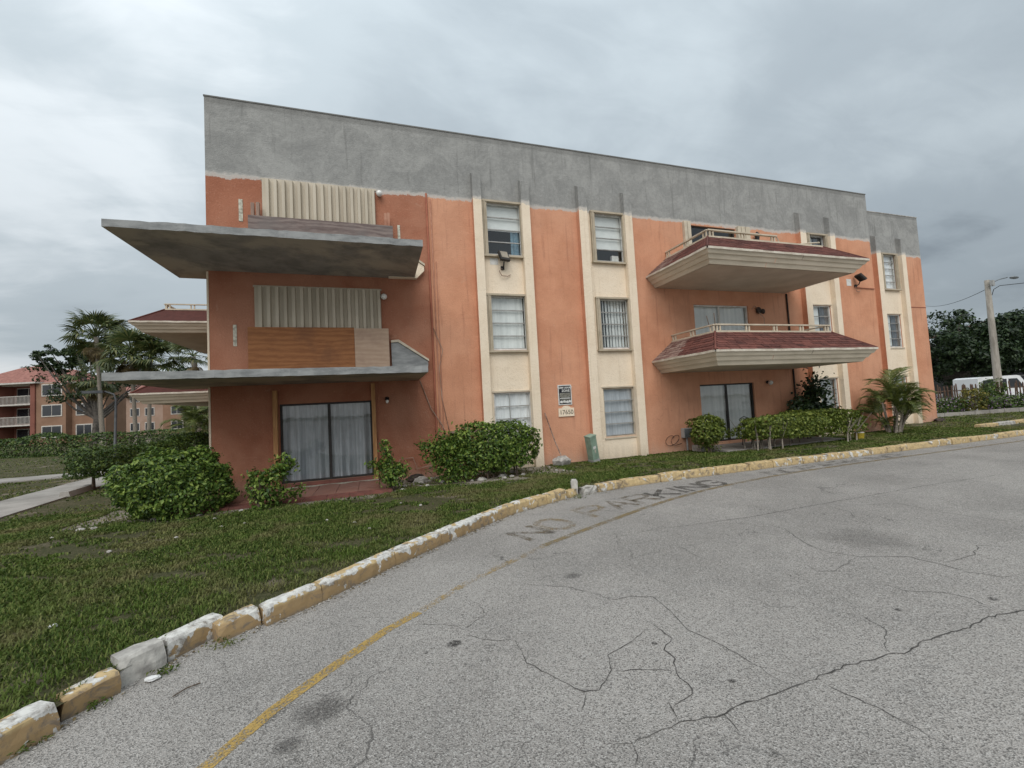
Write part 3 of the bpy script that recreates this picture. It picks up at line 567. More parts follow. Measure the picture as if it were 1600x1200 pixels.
MB().prism([(-.13, 0), (.13, 0), (.09, .15), (-.09, .15)], -.75, .75, lambda p, q, h: (-8.42 - h * .12 + p, 3.75 + h, .03 + q)).build('concrete_block', 'walk', o)

# ------------------------------------------------------------------ main apartment building
bld = root('apartment_building', (8, 0, 0), 'three storey orange stucco apartment block with unpainted grey cement parapet', 'building')
X0, X1, H = -3.9, 20.45, 10.18
COLS = [(3.32, 4.50), (7.0, 8.16), (16.72, 17.70)]
ROWS = [(.70, 2.30), (3.58, 5.25), (6.50, 8.14)]
holes = [(a, b, z0, z1) for a, b in COLS for z0, z1 in ROWS]
DOORL = [(-2.37, -.13, .22, 2.25), (-2.6, -.1, 2.95, 5.1), (-2.5, .1, 5.9, 8.0)]
DOORR = [(10.88, 13.34, .22, 2.27), (10.88, 13.38, 3.0, 5.15), (10.94, 13.06, 5.95, 8.06)]
holes += [DOORL[0]] + DOORR
def wall_holes(m, x0, x1, z0, z1, hs, y, dep, mi=0):
    X = sorted({x0, x1, *[h[0] for h in hs], *[h[1] for h in hs]}); Z = sorted({z0, z1, *[h[2] for h in hs], *[h[3] for h in hs]})
    for i in range(len(X) - 1):
        for j in range(len(Z) - 1):
            cx, cz = (X[i] + X[i + 1]) / 2, (Z[j] + Z[j + 1]) / 2
            if any(h[0] < cx < h[1] and h[2] < cz < h[3] for h in hs): continue
            m.add([(X[i], y, Z[j]), (X[i + 1], y, Z[j]), (X[i + 1], y, Z[j + 1]), (X[i], y, Z[j + 1])], [(0, 1, 2, 3)], mi)
    for a, b, c, d in hs:
        m.add([(a, y, c), (b, y, c), (b, y, d), (a, y, d), (a, y + dep, c), (b, y + dep, c), (b, y + dep, d), (a, y + dep, d)], [(0, 4, 5, 1), (1, 5, 6, 2), (2, 6, 7, 3), (3, 7, 4, 0)], mi)
m = MB(); wall_holes(m, X0, X1, -.3, H, holes, 0, .16)
Yb = 13.0
m.add([(X0, 0, -.3), (X0, Yb, -.3), (X0, Yb, H), (X0, 0, H)], [(0, 3, 2, 1)]); m.add([(X1, 0, -.3), (X1, Yb, -.3), (X1, Yb, H), (X1, 0, H)], [(0, 1, 2, 3)])
m.add([(X0, Yb, -.3), (X1, Yb, -.3), (X1, Yb, H), (X0, Yb, H)], [(0, 3, 2, 1)])
# roof deck below the parapet and inner parapet faces
m.add([(X0 + .2, .2, H - .9), (X1 - .2, .2, H - .9), (X1 - .2, Yb - .2, H - .9), (X0 + .2, Yb - .2, H - .9)], [(0, 1, 2, 3)])
for a, b in (((X0 + .2, .2), (X1 - .2, .2)), ((X1 - .2, .2), (X1 - .2, Yb - .2)), ((X1 - .2, Yb - .2), (X0 + .2, Yb - .2)), ((X0 + .2, Yb - .2), (X0 + .2, .2))):
    m.add([(*a, H - .9), (*b, H - .9), (*b, H), (*a, H)], [(0, 1, 2, 3)])
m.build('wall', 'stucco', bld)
mm = MB()      # parapet cap flush-proud edging
for a in ((X0 - .015, X1 + .015, -.015, .215), (X0 - .015, X1 + .015, Yb - .215, Yb + .015)): mm.box(*a, H, H + .035)
mm.box(X0 - .015, X0 + .215, .2151, Yb - .2151, H, H + .035); mm.box(X1 - .215, X1 + .015, .2151, Yb - .2151, H, H + .035)
mm.build('parapet_cap', pm('cap_cement', (.20, .197, .185), (.15, .148, .14), 2, .9), bld)
# set back stair wing at the right end
RX0, RX1, RY = 20.46, 26.0, 1.15
RW = [(23.02, 24.02, 6.46, 8.14), (23.02, 24.02, 3.66, 5.24), (23.02, 24.02, .72, 2.3)]
m = MB(); wall_holes(m, RX0, RX1, -.3, H - .02, RW, RY, .2)
m.add([(RX1, RY, -.3), (RX1, 12, -.3), (RX1, 12, H - .02), (RX1, RY, H - .02)], [(0, 1, 2, 3)]); m.add([(RX0, RY, H - .5), (RX1, RY, H - .5), (RX1, 12, H - .5), (RX0, 12, H - .5)], [(0, 1, 2, 3)])
m.add([(RX0, 12, -.3), (RX1, 12, -.3), (RX1, 12, H - .02), (RX0, 12, H - .02)], [(0, 1, 2, 3)])
m.build('wall', 'stucco', bld)
box('parapet_cap', MT['stone'], bld, RX0, RX1 + .015, RY - .015, RY + .2, H - .02, H + .015)
m = MB()      # rear wing that carries the side balconies
m.box(-6.2, -3.95, 7.5, 24, -.3, 9.2).build('rear_wing_wall', 'stucco', bld)
# pilasters: front cream, outer cheek orange, sloped cement head
def pilaster(x0, x1, y, left_orange, top=9.0):
    d = .2; V = [(x0, y, -.2), (x1, y, -.2), (x1, y - d, -.2), (x0, y - d, -.2), (x0, y, top), (x1, y, top), (x1, y - d, top - .12), (x0, y - d, top - .12)]
    m = MB(); m.add(V, [(2, 3, 7, 6)], 0); m.add(V, [(0, 4, 7, 3)], 1 if left_orange else 0); m.add(V, [(1, 2, 6, 5)], 0 if left_orange else 1); m.add(V, [(4, 5, 6, 7)], 0)
    m.build('pilaster', ['cream', 'stucco'], bld)
for a0, a1, b0, b1 in ((2.94, 3.20, 4.47, 4.74), (6.44, 6.74, 8.14, 8.43), (16.14, 16.46, 17.78, 18.06)):
    pilaster(a0, a1, 0, True); pilaster(b0, b1, 0, False, 8.95)
pilaster(22.45, 22.76, RY, True); pilaster(24.22, 24.52, RY, False)
for (pa, pb), y in (((3.20, 4.47), 0), ((6.74, 8.14), 0), ((16.46, 17.78), 0), ((22.76, 24.22), RY)):
    hs = [(a, b, c, d) for a, b, c, d in holes + RW if pa < a < pb]; m = MB(); wall_holes(m, pa, pb, -.2, 8.2, [(a - .005, b + .005, c - .005, d + .005) for a, b, c, d in hs], y - .012, .02)
    m.build('infill_panel', 'cream', bld)

def curtain_mesh(x0, x1, z0, z1, y, amp=.03, fold=.16, seed=0):
    rr = random.Random(seed); n = int((x1 - x0) / .022); V = []; ph = rr.uniform(0, 6)
    for i in range(n + 1):
        x_ = x0 + (x1 - x0) * i / n; s_ = math.sin(2 * PI * x_ / fold + ph + 1.3 * math.sin(x_ * 3.1 + seed)); s2 = math.sin(2 * PI * x_ / (fold * 2.7) + seed)
        V += [(x_, y + amp * (s_ * .6 + s2), z0 + .015 * s2), (x_, y + amp * .7 * (s_ * .5 + s2), z1)]
    return MB().add(V, [(2 * i, 2 * i + 2, 2 * i + 3, 2 * i + 1) for i in range(n)])
def vblind(par, x0, x1, z0, z1, y, gap=.1, ang=.5, mat='blind', skip=()):
    m = MB(); x_ = x0; k = 0; ang0 = ang; rv_ = random.Random(int(x0 * 100 + z0 * 7))
    while x_ < x1 - .02:
        if k not in skip:
            ang = ang0 + rv_.uniform(-.30, .30); c, s_ = math.cos(ang) * gap * .52, math.sin(ang) * gap * .52
            m.add([(x_ - c, y - s_, z0), (x_ + c, y + s_, z0), (x_ + c, y + s_, z1), (x_ - c, y - s_, z1)], [(0, 1, 2, 3)])
        x_ += gap; k += 1
    m.build('vertical_blind', mat, par)
def window(h, y, kind, shutters=True, panes=4, seed=1):
    a, b, c, d = h; fr = MB(); t_ = .045
    yy = y + .03
    fr.box(a, a + t_, yy, yy + .07, c, d); fr.box(b - t_, b, yy, yy + .07, c, d); fr.box(a + t_, b - t_, yy, yy + .07, c, c + t_); fr.box(a + t_, b - t_, yy, yy + .07, d - t_, d)
    wn = fr.build('window', 'white' if kind != 'low' else 'tanlight', bld)
    ph = (d - c - 2 * t_) / panes
    for k in range(panes):
        z0 = c + t_ + k * ph; tilt = .0 if kind != 'low' else .03
        MB().add([(a + t_, yy + .03 - tilt, z0 + .018), (b - t_, yy + .03 - tilt, z0 + .018), (b - t_, yy + .035, z0 + ph - .005), (a + t_, yy + .035, z0 + ph - .005)], [(0, 1, 2, 3)]).build('pane', 'glassdim' if kind in ('low', 'grille') else 'glass', wn)
        box('pane_bar', 'alu', wn, a + t_, b - t_, yy + .012 - tilt, yy + .052, z0 - .012 + (.012 if k == 0 else 0), z0 + .018)
    if shutters:
        for s_, x_ in ((-1, a), (1, b)):
            for q in range(3):
                o0 = .022 + q * .048
                x_a = x_ + s_ * (o0 - .075); box('shutter_leaf', 'tan', wn, min(x_a, x_a + s_ * .042), max(x_a, x_a + s_ * .042), y - .10 - .012 * (q % 2), y - .014, c - .02, d - .02)
        box('shutter_track', 'tan', wn, a - .09, b + .09, y - .115, y - .015, d - .018, d + .04); box('sill_track', 'tan', wn, a - .11, b + .11, y - .13, y - .015, c - .075, c - .022)
    else:
        box('sill', 'tanlight', wn, a - .05, b + .05, y - .045, y - .014, c - .06, c - .004); box('head_trim', 'tanlight', wn, a - .05, b + .05, y - .04, y - .014, d + .004, d + .05)
    yb = y + .135
    if kind == 'shade':       # roller shade over the upper panes, dim room below
        box('roller_shade', 'blind', wn, a + .03, b - .03, yb, yb + .01, c + (d - c) * (.50 if seed == 1 else .27), d)
        if seed == 1: curtain_mesh(b - .33, b - .05, c, c + (d - c) * .52, yb + .03, .02, .07, 3).build('curtain', 'bluecloth', wn)
        else: box('windowsill_box', 'white', wn, b - .4, b - .15, yb, yb + .1, c, c + .28)
    elif kind == 'blind': vblind(wn, a + .05, b - .02, c, d, yb, .085, -.22)
    elif kind == 'slats': vblind(wn, a + .05, b - .02, c, d, yb, .115, .42)
    elif kind == 'curtain': curtain_mesh(a, b, c, d, yb, .02, .10, seed).build('curtain', 'curtain', wn)
    elif kind == 'sheer': curtain_mesh(a, b, c, d, yb + .05, .02, .3, seed).build('curtain', 'curtain_grey', wn)
    elif kind == 'open': curtain_mesh(b - .45, b, c, d, yb, .02, .1, seed).build('curtain', 'greycloth', wn); box('roller_shade', 'blind', wn, a + .03, b - .5, yb + .02, yb + .03, c + .1, d)
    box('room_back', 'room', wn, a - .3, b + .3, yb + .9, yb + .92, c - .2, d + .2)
    return wn
window((*COLS[0], *ROWS[2]), 0, 'shade', True, 4, 1); window((*COLS[0], *ROWS[1]), 0, 'blind', True, 4, 2)
wg = window((*COLS[0], *ROWS[0]), 0, 'curtain', False, 4, 4); box('grille_bar', 'alu', wg, 3.80, 3.825, .005, .028, .74, 2.26)
window((*COLS[1], *ROWS[2]), 0, 'shade', True, 4, 2); window((*COLS[1], *ROWS[1]), 0, 'slats', True, 4, 5); window((*COLS[1], *ROWS[0]), 0, 'low', False, 4, 6)
curtain_mesh(7.0, 8.16, .7, 2.3, .14, .012, .4, 9).build('curtain', 'curtain_grey', bld)
window((*COLS[2], *ROWS[2]), 0, 'open', True, 4, 7); window((*COLS[2], *ROWS[1]), 0, 'open', False, 4, 8); window((*COLS[2], *ROWS[0]), 0, 'sheer', False, 4, 9)
window(RW[0], RY, 'curtain', True, 5, 10); window(RW[1], RY, 'open', False, 4, 11); window(RW[2], RY, 'sheer', False, 4, 12)
def sliding_door(h, mid, fm, curt, y=0, seed=1, pane='glass', blind=None):
    a, b, c, d = h; t_ = .05; yy = y + .06; m = MB()
    m.box(a, a + t_, yy, yy + .09, c, d); m.box(b - t_, b, yy, yy + .09, c, d); m.box(a + t_, b - t_, yy, yy + .09, d - t_, d); m.box(a + t_, b - t_, yy, yy + .09, c, c + t_)
    dr = m.build('sliding_door', fm, bld)
    box('door_stile', fm, dr, mid - .035, mid + .035, yy + .005, yy + .075, c + t_, d - t_)
    for p0, p1, o_ in ((a + t_, mid - .035, .02), (mid + .035, b - t_, .05)):
        MB().add([(p0, yy + o_, c + t_), (p1, yy + o_, c + t_), (p1, yy + o_, d - t_), (p0, yy + o_, d - t_)], [(0, 1, 2, 3)]).build('pane', pane, dr)
    if blind: vblind(dr, a + .05, b, c, d, y + .185, .095, blind)
    elif curt:
        for i, (p0, p1) in enumerate(((a, mid + .02), (mid - .02, b))): curtain_mesh(p0, p1, c + .02, d, y + .235, .085, .21, seed + i).build('curtain', curt, dr)
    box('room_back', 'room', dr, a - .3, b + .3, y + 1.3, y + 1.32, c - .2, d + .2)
    return dr
sliding_door(DOORL[0], -1.21, 'bronze', 'curtain_grey', seed=2, pane='glassdim')
sliding_door(DOORR[0], 12.11, 'bronze', None, blind=-.35, seed=5, pane='glassdim'); sliding_door(DOORR[1], 12.05, 'white', None, blind=-.3, seed=7)
d3 = sliding_door(DOORR[2], 12.0, 'bronze', None, seed=9)
for (xa, xb) in ((10.64, 10.76), (10.78, 10.92), (13.08, 13.22), (13.25, 13.42), (13.45, 13.66)): box('shutter_leaf', 'tanlight', d3, xa, xb, -.12, -.004, 5.95, 8.14)
box('door_sill', 'redstep', bld, -2.5, 0, -.12, -.004, .12, .215)
# storm shutters of corrugated panels on the two upper left openings
def storm(x0, x1, z0, z1, y, ribs):
    st = MB().box(x0 - .03, x1 + .03, y - .02, y - .004, z1, z1 + .05).build('storm_shutter', 'shut', bld)
    pw = (x1 - x0) / ribs
    for k in range(0, ribs, 3):
        n = min(3, ribs - k); m = MB(); V = []
        for i in range(n):
            b0 = x0 + (k + i) * pw
            for q, dep in ((0, .0), (.46, .0), (.54, .085), (.92, .085), (1.0, .0)): V.append((b0 + q * pw, y - .028 - dep - .002 * ((k // 3) % 2)))
        for i in range(len(V) - 1):
            (xa, ya), (xb, yb_) = V[i], V[i + 1]
            if xb - xa < 1e-6: continue
            m.add([(xa, ya, z0), (xb, yb_, z0), (xb, yb_, z1), (xa, ya, z1)], [(0, 1, 2, 3)])
        m.build('corrugated_panel', 'shut', st)
        m2 = MB()
    for k in range(ribs):
        b0 = x0 + k * pw; MB().add([(b0 + .46 * pw, y - .028, z1), (b0 + .54 * pw, y - .113, z1), (b0 + .92 * pw, y - .113, z1), (b0 + pw, y - .028, z1), (b0 + pw, y - .01, z1), (b0 + .46 * pw, y - .01, z1)], [tuple(range(6))]).build('rib_cap', 'shut', st)
storm(-2.64, .16, 5.86, 8.13, 0, 15); storm(-2.87, .21, 2.92, 5.28, 0, 16)
# bare cantilever slabs on the left
def bare_slab(z0, z1, name):
    rr = random.Random(int(z0 * 10)); top = []; n = 40
    pts = [(-4.78 + (1.14 + 4.78) * i / n, -2.46 + rr.uniform(-.02, .02)) for i in range(n + 1)] + [(1.15, -.002), (X0 - .002, -.002), (X0 - .002, .72), (-4.74, .72)]
    m = MB(); k = len(pts); V = [(x_, y_, z0 + rr.uniform(-.006, .006)) for x_, y_ in pts] + [(x_, y_, z1 + rr.uniform(-.008, .008)) for x_, y_ in pts]
    m.add(V, [tuple(range(k))[::-1], tuple(range(k, 2 * k))] + [(i, (i + 1) % k, k + (i + 1) % k, k + i) for i in range(k)]); return m.build(name, 'slab', bld)
bare_slab(5.66, 5.81, 'balcony_slab'); bare_slab(2.76, 2.91, 'balcony_slab')
for z in (2.915, 5.64):
    MB().prism([(.44, z + .88), (.62, z + .90), (1.42, z + .35), (1.42, z + .22), (1.2, z), (.44, z)], -.16, -.006, lambda p, q, h: (p, h, q)).build('roof_stub', 'cream' if z > 5 else 'slab', bld)
    MB().prism([(.44, z + .885), (.62, z + .905), (1.44, z + .355), (1.44, z + .415), (.64, z + .97), (.44, z + .95)], -.2, -.006, lambda p, q, h: (p, h, q)).build('roof_stub_trim', 'tanlight', bld)
for x_, z_, w_, h_ in ((-3.18, 6.98, .09, .58), (-3.36, 3.76, .08, .54), (.74, 6.7, .07, .5)): box('paint_gap_strip', 'paper', bld, x_, x_ + w_, -.012, -.004, z_, z_ + h_)
# conduits
for x_, mt, rr_, z0, z1, yy in ((1.585, 'conduit', .03, .2, 8.2, -.035), (1.70, 'conduit2', .018, .9, 8.05, -.022), (1.79, 'conduit2', .012, 1.1, 6.2, -.016), (15.32, 'debris', .03, .3, 5.66, -.035)):
    MB().tube([(x_, yy, z0), (x_ + .01, yy, (z0 + z1) / 2), (x_, yy, z1)], rr_, 8).build('conduit', mt, bld, True)
MB().tube([(1.18, -.02, 2.75), (1.45, -.05, 1.95), (1.75, -.06, 1.45), (2.0, -.05, .75)], .014, 6).build('loose_cable', 'wire', bld, True)
MB().tube([(1.6, -.04, 4.3), (1.86, -.06, 3.6), (1.74, -.05, 3.1), (1.78, -.04, 2.2), (2.03, -.05, .8)], .010, 6).build('loose_cable', 'wire', bld, True)
MB().tube([(.35, -.05, .12), (.55, -.12, .6), (.9, -.1, .62), (1.0, -.1, .3), (1.3, -.12, .35), (1.8, -.06, .38)], .010, 6).build('loose_cable', 'wire', bld, True)
MB().tube([*[(9.35 + .22 * math.cos(a_) + a_ * .035, -.06, .42 + .17 * math.sin(a_ * 1.0 + .4)) for a_ in np.linspace(0, 11, 30)], (9.9, -.04, .3)], .008, 6).build('loose_cable', 'blackwire', bld, True)
MB().box(RX0 + .1, 22.4, RY - .012, RY - .003, 5.60, 5.64).box(24.56, RX1, RY - .012, RY - .003, 5.60, 5.64).build('wall_joint', 'conduit', bld)
box('corner_bead', 'cream', bld, X0 - .012, X0 + .03, -.010, .1, .02, 2.74); box('corner_bead', 'cream', bld, X0 - .012, X0 + .03, -.010, .1, 2.93, 5.64)
for xa, z0, z1 in ((-2.50, .1, 2.60), (-.13, .1, 2.70)):
    box('door_post', 'lumber', bld, xa, xa + .1, -.13, -.02, z0, z1)

# shingled balconies
SH = {}
def shingle_mesh(wd, lg, t_=.022):
    key = (round(wd, 2), round(lg, 2))
    if key not in SH:
        SH[key] = MB().add([(-wd / 2, 0, 0), (wd / 2, 0, 0), (wd / 2, lg, 0), (-wd / 2, lg, 0), (-wd / 2, 0, t_), (wd / 2, 0, t_), (wd / 2, lg, .002), (-wd / 2, lg, .002)], [(0, 3, 2, 1), (4, 5, 6, 7), (0, 1, 5, 4), (1, 2, 6, 5), (2, 3, 7, 6), (3, 0, 4, 7)]).mesh('shingle')
    return SH[key]
def balcony(P, soff, eave, ridge, zs, ze, zr, sides, count=True, rail=True, broken=False, seed=0):
    """P(u,v,z): u along the wall, v out from the wall.  soff/eave/ridge = (u0,u1,v)"""
    rr = random.Random(seed)
    (s0, s1, sv), (e0, e1, ev), (r0, r1, rv) = soff, eave, ridge
    m = MB(); m.add([P(s0, .002, zs), P(s1, .002, zs), P(s1, sv, zs), P(s0, sv, zs)], [(0, 1, 2, 3)])
    m.add([P(r0 + .1, .002, zs + .2), P(r1 - .1, .002, zs + .2), P(r1 - .1, rv - .1, zs + .2), P(r0 + .1, rv - .1, zs + .2)], [(0, 1, 2, 3)])
    bal = m.build('balcony', 'soffit', bld)
    nb = 3
    for k in range(nb):        # three lapped fascia boards, each a little proud of the one below
        a, b = k / nb, (k + 1) / nb; lap = .034
        def lv(t_, o_):
            return (s0 + (e0 - s0) * t_ - o_, s1 + (e1 - s1) * t_ + o_, sv + (ev - sv) * t_ + o_, zs + (ze - zs) * t_)
        A = lv(a, lap); Bq = lv(b, 0); A2 = lv(a, -.02)
        for q in sides:
            if q == 'L': c = [P(A[0], .004, A[3]), P(A[0], A[2], A[3]), P(Bq[0], Bq[2], Bq[3]), P(Bq[0], .004, Bq[3]), P(A2[0], .004, A[3]), P(A2[0], A2[2], A[3])]
            elif q == 'F':
                cut = rr.uniform(.3, .7); ws = [(0, cut - .0012), (cut + .0012, 1)]
                for (w0, w1) in ws:
                    g_ = lambda r_, w_: r_[0] + (r_[1] - r_[0]) * w_
                    j_ = rr.uniform(-.004, .004); c = [P(g_(A, w0), A[2] + j_, A[3]), P(g_(A, w1), A[2] + j_, A[3]), P(g_(Bq, w1), Bq[2], Bq[3]), P(g_(Bq, w0), Bq[2], Bq[3]), P(g_(A2, w0), A2[2], A[3]), P(g_(A2, w1), A2[2], A[3])]
                    MB().add(c, [(0, 1, 2, 3), (0, 4, 5, 1)]).build('fascia_board', 'fascia', bal)
                continue
            else: c = [P(A[1], A[2], A[3]), P(A[1], .004, A[3]), P(Bq[1], .004, Bq[3]), P(Bq[1], Bq[2], Bq[3]), P(A2[1], A2[2], A[3]), P(A2[1], .004, A[3])]
            MB().add(c, [(0, 1, 2, 3), (0, 4, 5, 1)]).build('fascia_board', 'fascia', bal)
    # drip edge
    for q in sides:
        if q == 'L': c = [(e0, .004), (e0, ev)]
        elif q == 'F': c = [(e0, ev), (e1, ev)]
        else: c = [(e1, ev), (e1, .004)]
        n = 14; V = []
        for i in range(n + 1):
            uu = c[0][0] + (c[1][0] - c[0][0]) * i / n; vv = c[0][1] + (c[1][1] - c[0][1]) * i / n; j = rr.uniform(-.006, .006)
            ou, ov = ((-.03, 0) if q == 'L' else (0, .03) if q == 'F' else (.03, 0))
            V += [P(uu + ou, vv + ov, ze - .02 + j), P(uu + ou, vv + ov, ze + .045 + j), P(uu - ou * 2, vv - ov * 2, ze + .05 + j)]
        MB().add(V, [(3 * i + a, 3 * i + 3 + a, 3 * i + 4 + a, 3 * i + 1 + a) for i in range(n) for a in (0, 1)]).build('drip_edge', 'dripedge', bal)
    zE = ze + .03
    for q in sides:            # roof deck under the shingles
        c = {'L': [P(e0, .004, zE), P(e0, ev, zE), P(r0, rv, zr), P(r0, .004, zr)], 'F': [P(e0, ev, zE), P(e1, ev, zE), P(r1, rv, zr), P(r0, rv, zr)], 'R': [P(e1, ev, zE), P(e1, .004, zE), P(r1, .004, zr), P(r1, rv, zr)]}[q]
        MB().add(c, [(0, 1, 2, 3)]).build('roof_deck', 'underlay', bal)
    rows = 8; stuff = MB()
    for q in sides:
        if q == 'F': A0, A1, B0, B1 = Vector(P(e0, ev, zE)), Vector(P(e1, ev, zE)), Vector(P(r0, rv, zr)), Vector(P(r1, rv, zr))
        elif q == 'L': A0, A1, B0, B1 = Vector(P(e0, .01, zE)), Vector(P(e0, ev, zE)), Vector(P(r0, .01, zr)), Vector(P(r0, rv, zr))
        else: A0, A1, B0, B1 = Vector(P(e1, ev, zE)), Vector(P(e1, .01, zE)), Vector(P(r1, rv, zr)), Vector(P(r1, .01, zr))
        dx = (A1 - A0).normalized(); up = (B0 - A0); up = up - up.dot(dx) * dx; sl = up.length; dy = up.normalized(); dn = dx.cross(dy)
        rot = Matrix((dx, dy, dn)).transposed().to_4x4()
        for k in range(rows):
            t0 = k / rows; la = A0.lerp(B0, t0); lb = A1.lerp(B1, t0); la2 = A0.lerp(B0, (k + .85) / rows); lb2 = A1.lerp(B1, (k + .85) / rows)
            u0_ = max((la - A0).dot(dx), (la2 - A0).dot(dx)); u1_ = min((lb - A0).dot(dx), (lb2 - A0).dot(dx)); uu = u0_ - (.0 if k % 2 else .0)
            while uu < u1_ - .05:
                wd = rr.choice((.26, .32, .38, .45)) if count else .5
                if u1_ - uu - wd < .14: wd = round(u1_ - uu, 2)
                o_ = rr.uniform(-.008, .008); pos = A0 + dx * (uu + wd / 2) + dy * (sl * t0 + o_ - .012) + dn * (.004 + rr.uniform(0, .006))
                Tm = Matrix.Translation(pos) @ rot @ Matrix.Rotation(rr.uniform(-.008, .008) + .03, 4, 'X')
                me = shingle_mesh(max(.1, wd - .022), sl / rows * 1.25)
                if count and (q == 'F' or k >= 0):
                    ob = bpy.data.objects.new('shingle', me); COL.objects.link(ob); ob.matrix_basis = Tm; attach(ob, bal)
                    if not me.materials: me.materials.append(MT['shingle'])
                    if q == 'L' and uu < u0_ + .9:
                        ob.material_slots[0].link = 'OBJECT'; ob.material_slots[0].material = MT['shingle_old']
                else:
                    stuff.add([Tm @ v.co for v in me.vertices], [tuple(p_.vertices) for p_ in me.polygons])
                uu += wd
    if stuff.f: tag(stuff.build('shingle_courses', 'shingle', bal), kind='stuff')
    # hip caps and ridge board
    for q, (uE, uR) in (('L', (e0, r0)), ('R', (e1, r1))):
        if 'F' in sides and q in sides:
            a = Vector(P(uE, ev, zE + .015)); b = Vector(P(uR, rv, zr + .02)); MB().tube([a, b], .03, 6).build('hip_cap', 'shingle', bal)
    def bar(p0, p1, hw, z0, z1, name, mt, closed=True):
        a, b = Vector(p0), Vector(p1); d = (b - a); d.z = 0; d.normalize(); nn = Vector((-d.y, d.x, 0)) * hw; Z0 = Vector((0, 0, z0)); Z1 = Vector((0, 0, z1))
        MB().add([a - nn + Z0, a + nn + Z0, b + nn + Z0, b - nn + Z0, a - nn + Z1, a + nn + Z1, b + nn + Z1, b - nn + Z1], [(0, 3, 2, 1), (4, 5, 6, 7), (0, 1, 5, 4), (1, 2, 6, 5), (2, 3, 7, 6), (3, 0, 4, 7)]).build(name, mt, bal)
    segs = [(q, {'L': (P(r0, .02, zr), P(r0, rv, zr)), 'F': (P(r0 + .001, rv, zr), P(r1 - .001, rv, zr)), 'R': (P(r1, rv, zr), P(r1, .02, zr))}[q]) for q in sides]
    for q, (a, b) in segs: bar(a, b, .05 if q != 'F' else .052, -.02, .035, 'ridge_board', 'tanlight')
    if rail:
        for q, (a, b) in segs:
            a, b = Vector(a), Vector(b); brk = broken and q == 'F'
            if broken and q == 'R': continue
            b_ = a.lerp(b, .58) if brk else b
            bar(a, b_ , .045 if q != 'F' else .047, .205, .245 if q != 'F' else .2455, 'top_rail', 'tanlight')
            ln = (b_ - a).length; n = max(2, int(round(ln / 1.15)) + 1)
            for i in range(n):
                t_ = (i + .12) / (n - 1 + .24)
                for o_ in (-.06, .06):
                    c = a.lerp(b_, t_) + (b_ - a).normalized() * o_; bar(c - (b_ - a).normalized() * .022, c + (b_ - a).normalized() * .022, .02, .036, .2049, 'railing_post', 'tanlight')
            if brk:
                c0 = a.lerp(b, .80); c1 = a.lerp(b, .985) + Vector((0, 0, .16)); MB().tube([c0 + Vector((0, 0, .05)), c1], .022, 4).build('loose_rail', 'tanlight', bal)
                c2 = b_ + Vector((.12, 0, .05)); MB().tube([b_ + Vector((0, 0, .22)), c2], .025, 4).build('loose_rail', 'tanlight', bal)
    return bal
PF = lambda u_, v_, z_: (u_, -v_, z_)
balcony(PF, (9.32, 15.22, 2.48), (8.98, 15.56, 2.80), (9.85, 14.70, 1.94), 5.68, 6.03, 6.74, 'LFR', True, True, True, 1)
b2 = balcony(PF, (9.32, 15.22, 2.48), (8.98, 15.56, 2.80), (9.85, 14.70, 1.94), 2.72, 3.10, 3.80, 'LFR', True, True, False, 2)
PS = lambda u_, v_, z_: (-6.2 - v_, 8.0 + u_, z_)
for zz_ in (5.56, 2.74):
    balcony(PS, (.0, 6.2, 2.45), (-.34, 6.5, 2.78), (.5, 5.7, 1.93), zz_, zz_ + .36, zz_ + 1.05, 'LFR', False, True, False, 3)
n = 0
for i in range(2):
    MB().tube([(9.9 + .28 * i, -1.9 + i * .6, 4.38 + .05 * i), (11.2 - .2 * i, -.6, 3.92)], .012, 5).build('thin_rod', 'wire', b2)

# ------------------------------------------------------------------ fittings on the walls
def globe_lamp(x, z, label, y=0.0, mat='globe', down=False):
    o = root('wall_lamp', (x, y, z), label, 'wall lamp', 'globe wall lamps')
    MB().tube([(x, y - .002, z + .02), (x, y - .05, z + .02)], .06, 14).build('wall_plate', 'screen_black', o, True)
    MB().tube([(x, y - .05, z + .03), (x, y - .11, z + .03)], .035, 10).build('lamp_neck', 'screen_black', o, True)
    MB().sphere((x + .005, y - .14, z - .01), .085).build('globe', mat, o, True)
globe_lamp(.275, 8.02, 'white globe lamp beside the top floor corrugated storm shutter')
globe_lamp(.29, 5.10, 'white globe lamp right of the corrugated shutter above the plywood')
globe_lamp(14.0, 2.24, 'white globe lamp right of the ground floor door behind the clipped hedge')
o = root('wall_lamp', (.27, 0, 2.24), 'small black wall lamp with clear glass right of the curtained door', 'wall lamp')
MB().tube([(.27, -.002, 2.28), (.27, -.07, 2.28)], .045, 10).build('wall_plate', 'screen_black', o, True); MB().tube([(.275, -.08, 2.31), (.275, -.08, 2.24)], [.055, .05], 12).build('cap', 'screen_black', o, True); MB().sphere((.275, -.08, 2.20), .042, .042, .06).build('glass', 'globe', o, True)
o = root('wall_lantern', (13.92, 0, 7.75), 'black carriage lantern beside the top floor balcony door', 'lantern')
MB().tube([(13.92, -.002, 7.72), (13.92, -.12, 7.72), (13.94, -.14, 7.62)], .02, 6).build('bracket', 'screen_black', o); MB().tube([(13.95, -.15, 7.98), (13.95, -.15, 7.88), (13.95, -.15, 7.66), (13.95, -.15, 7.60)], [.01, .10, .07, .03], 6).build('lantern_body', 'screen_black', o)
o = root('broken_fixture', (13.75, 0, 4.95), 'torn out light fixture dangling wires beside the middle balcony door', 'light fixture')
MB().sphere((13.8, -.08, 4.97), .11, .07, .13).build('junction_box', 'debris', o); MB().tube([(13.75, -.1, 4.9), (13.85, -.16, 4.75), (13.98, -.12, 4.68), (14.0, -.1, 4.45)], .014, 6).build('wire', 'wire', o)
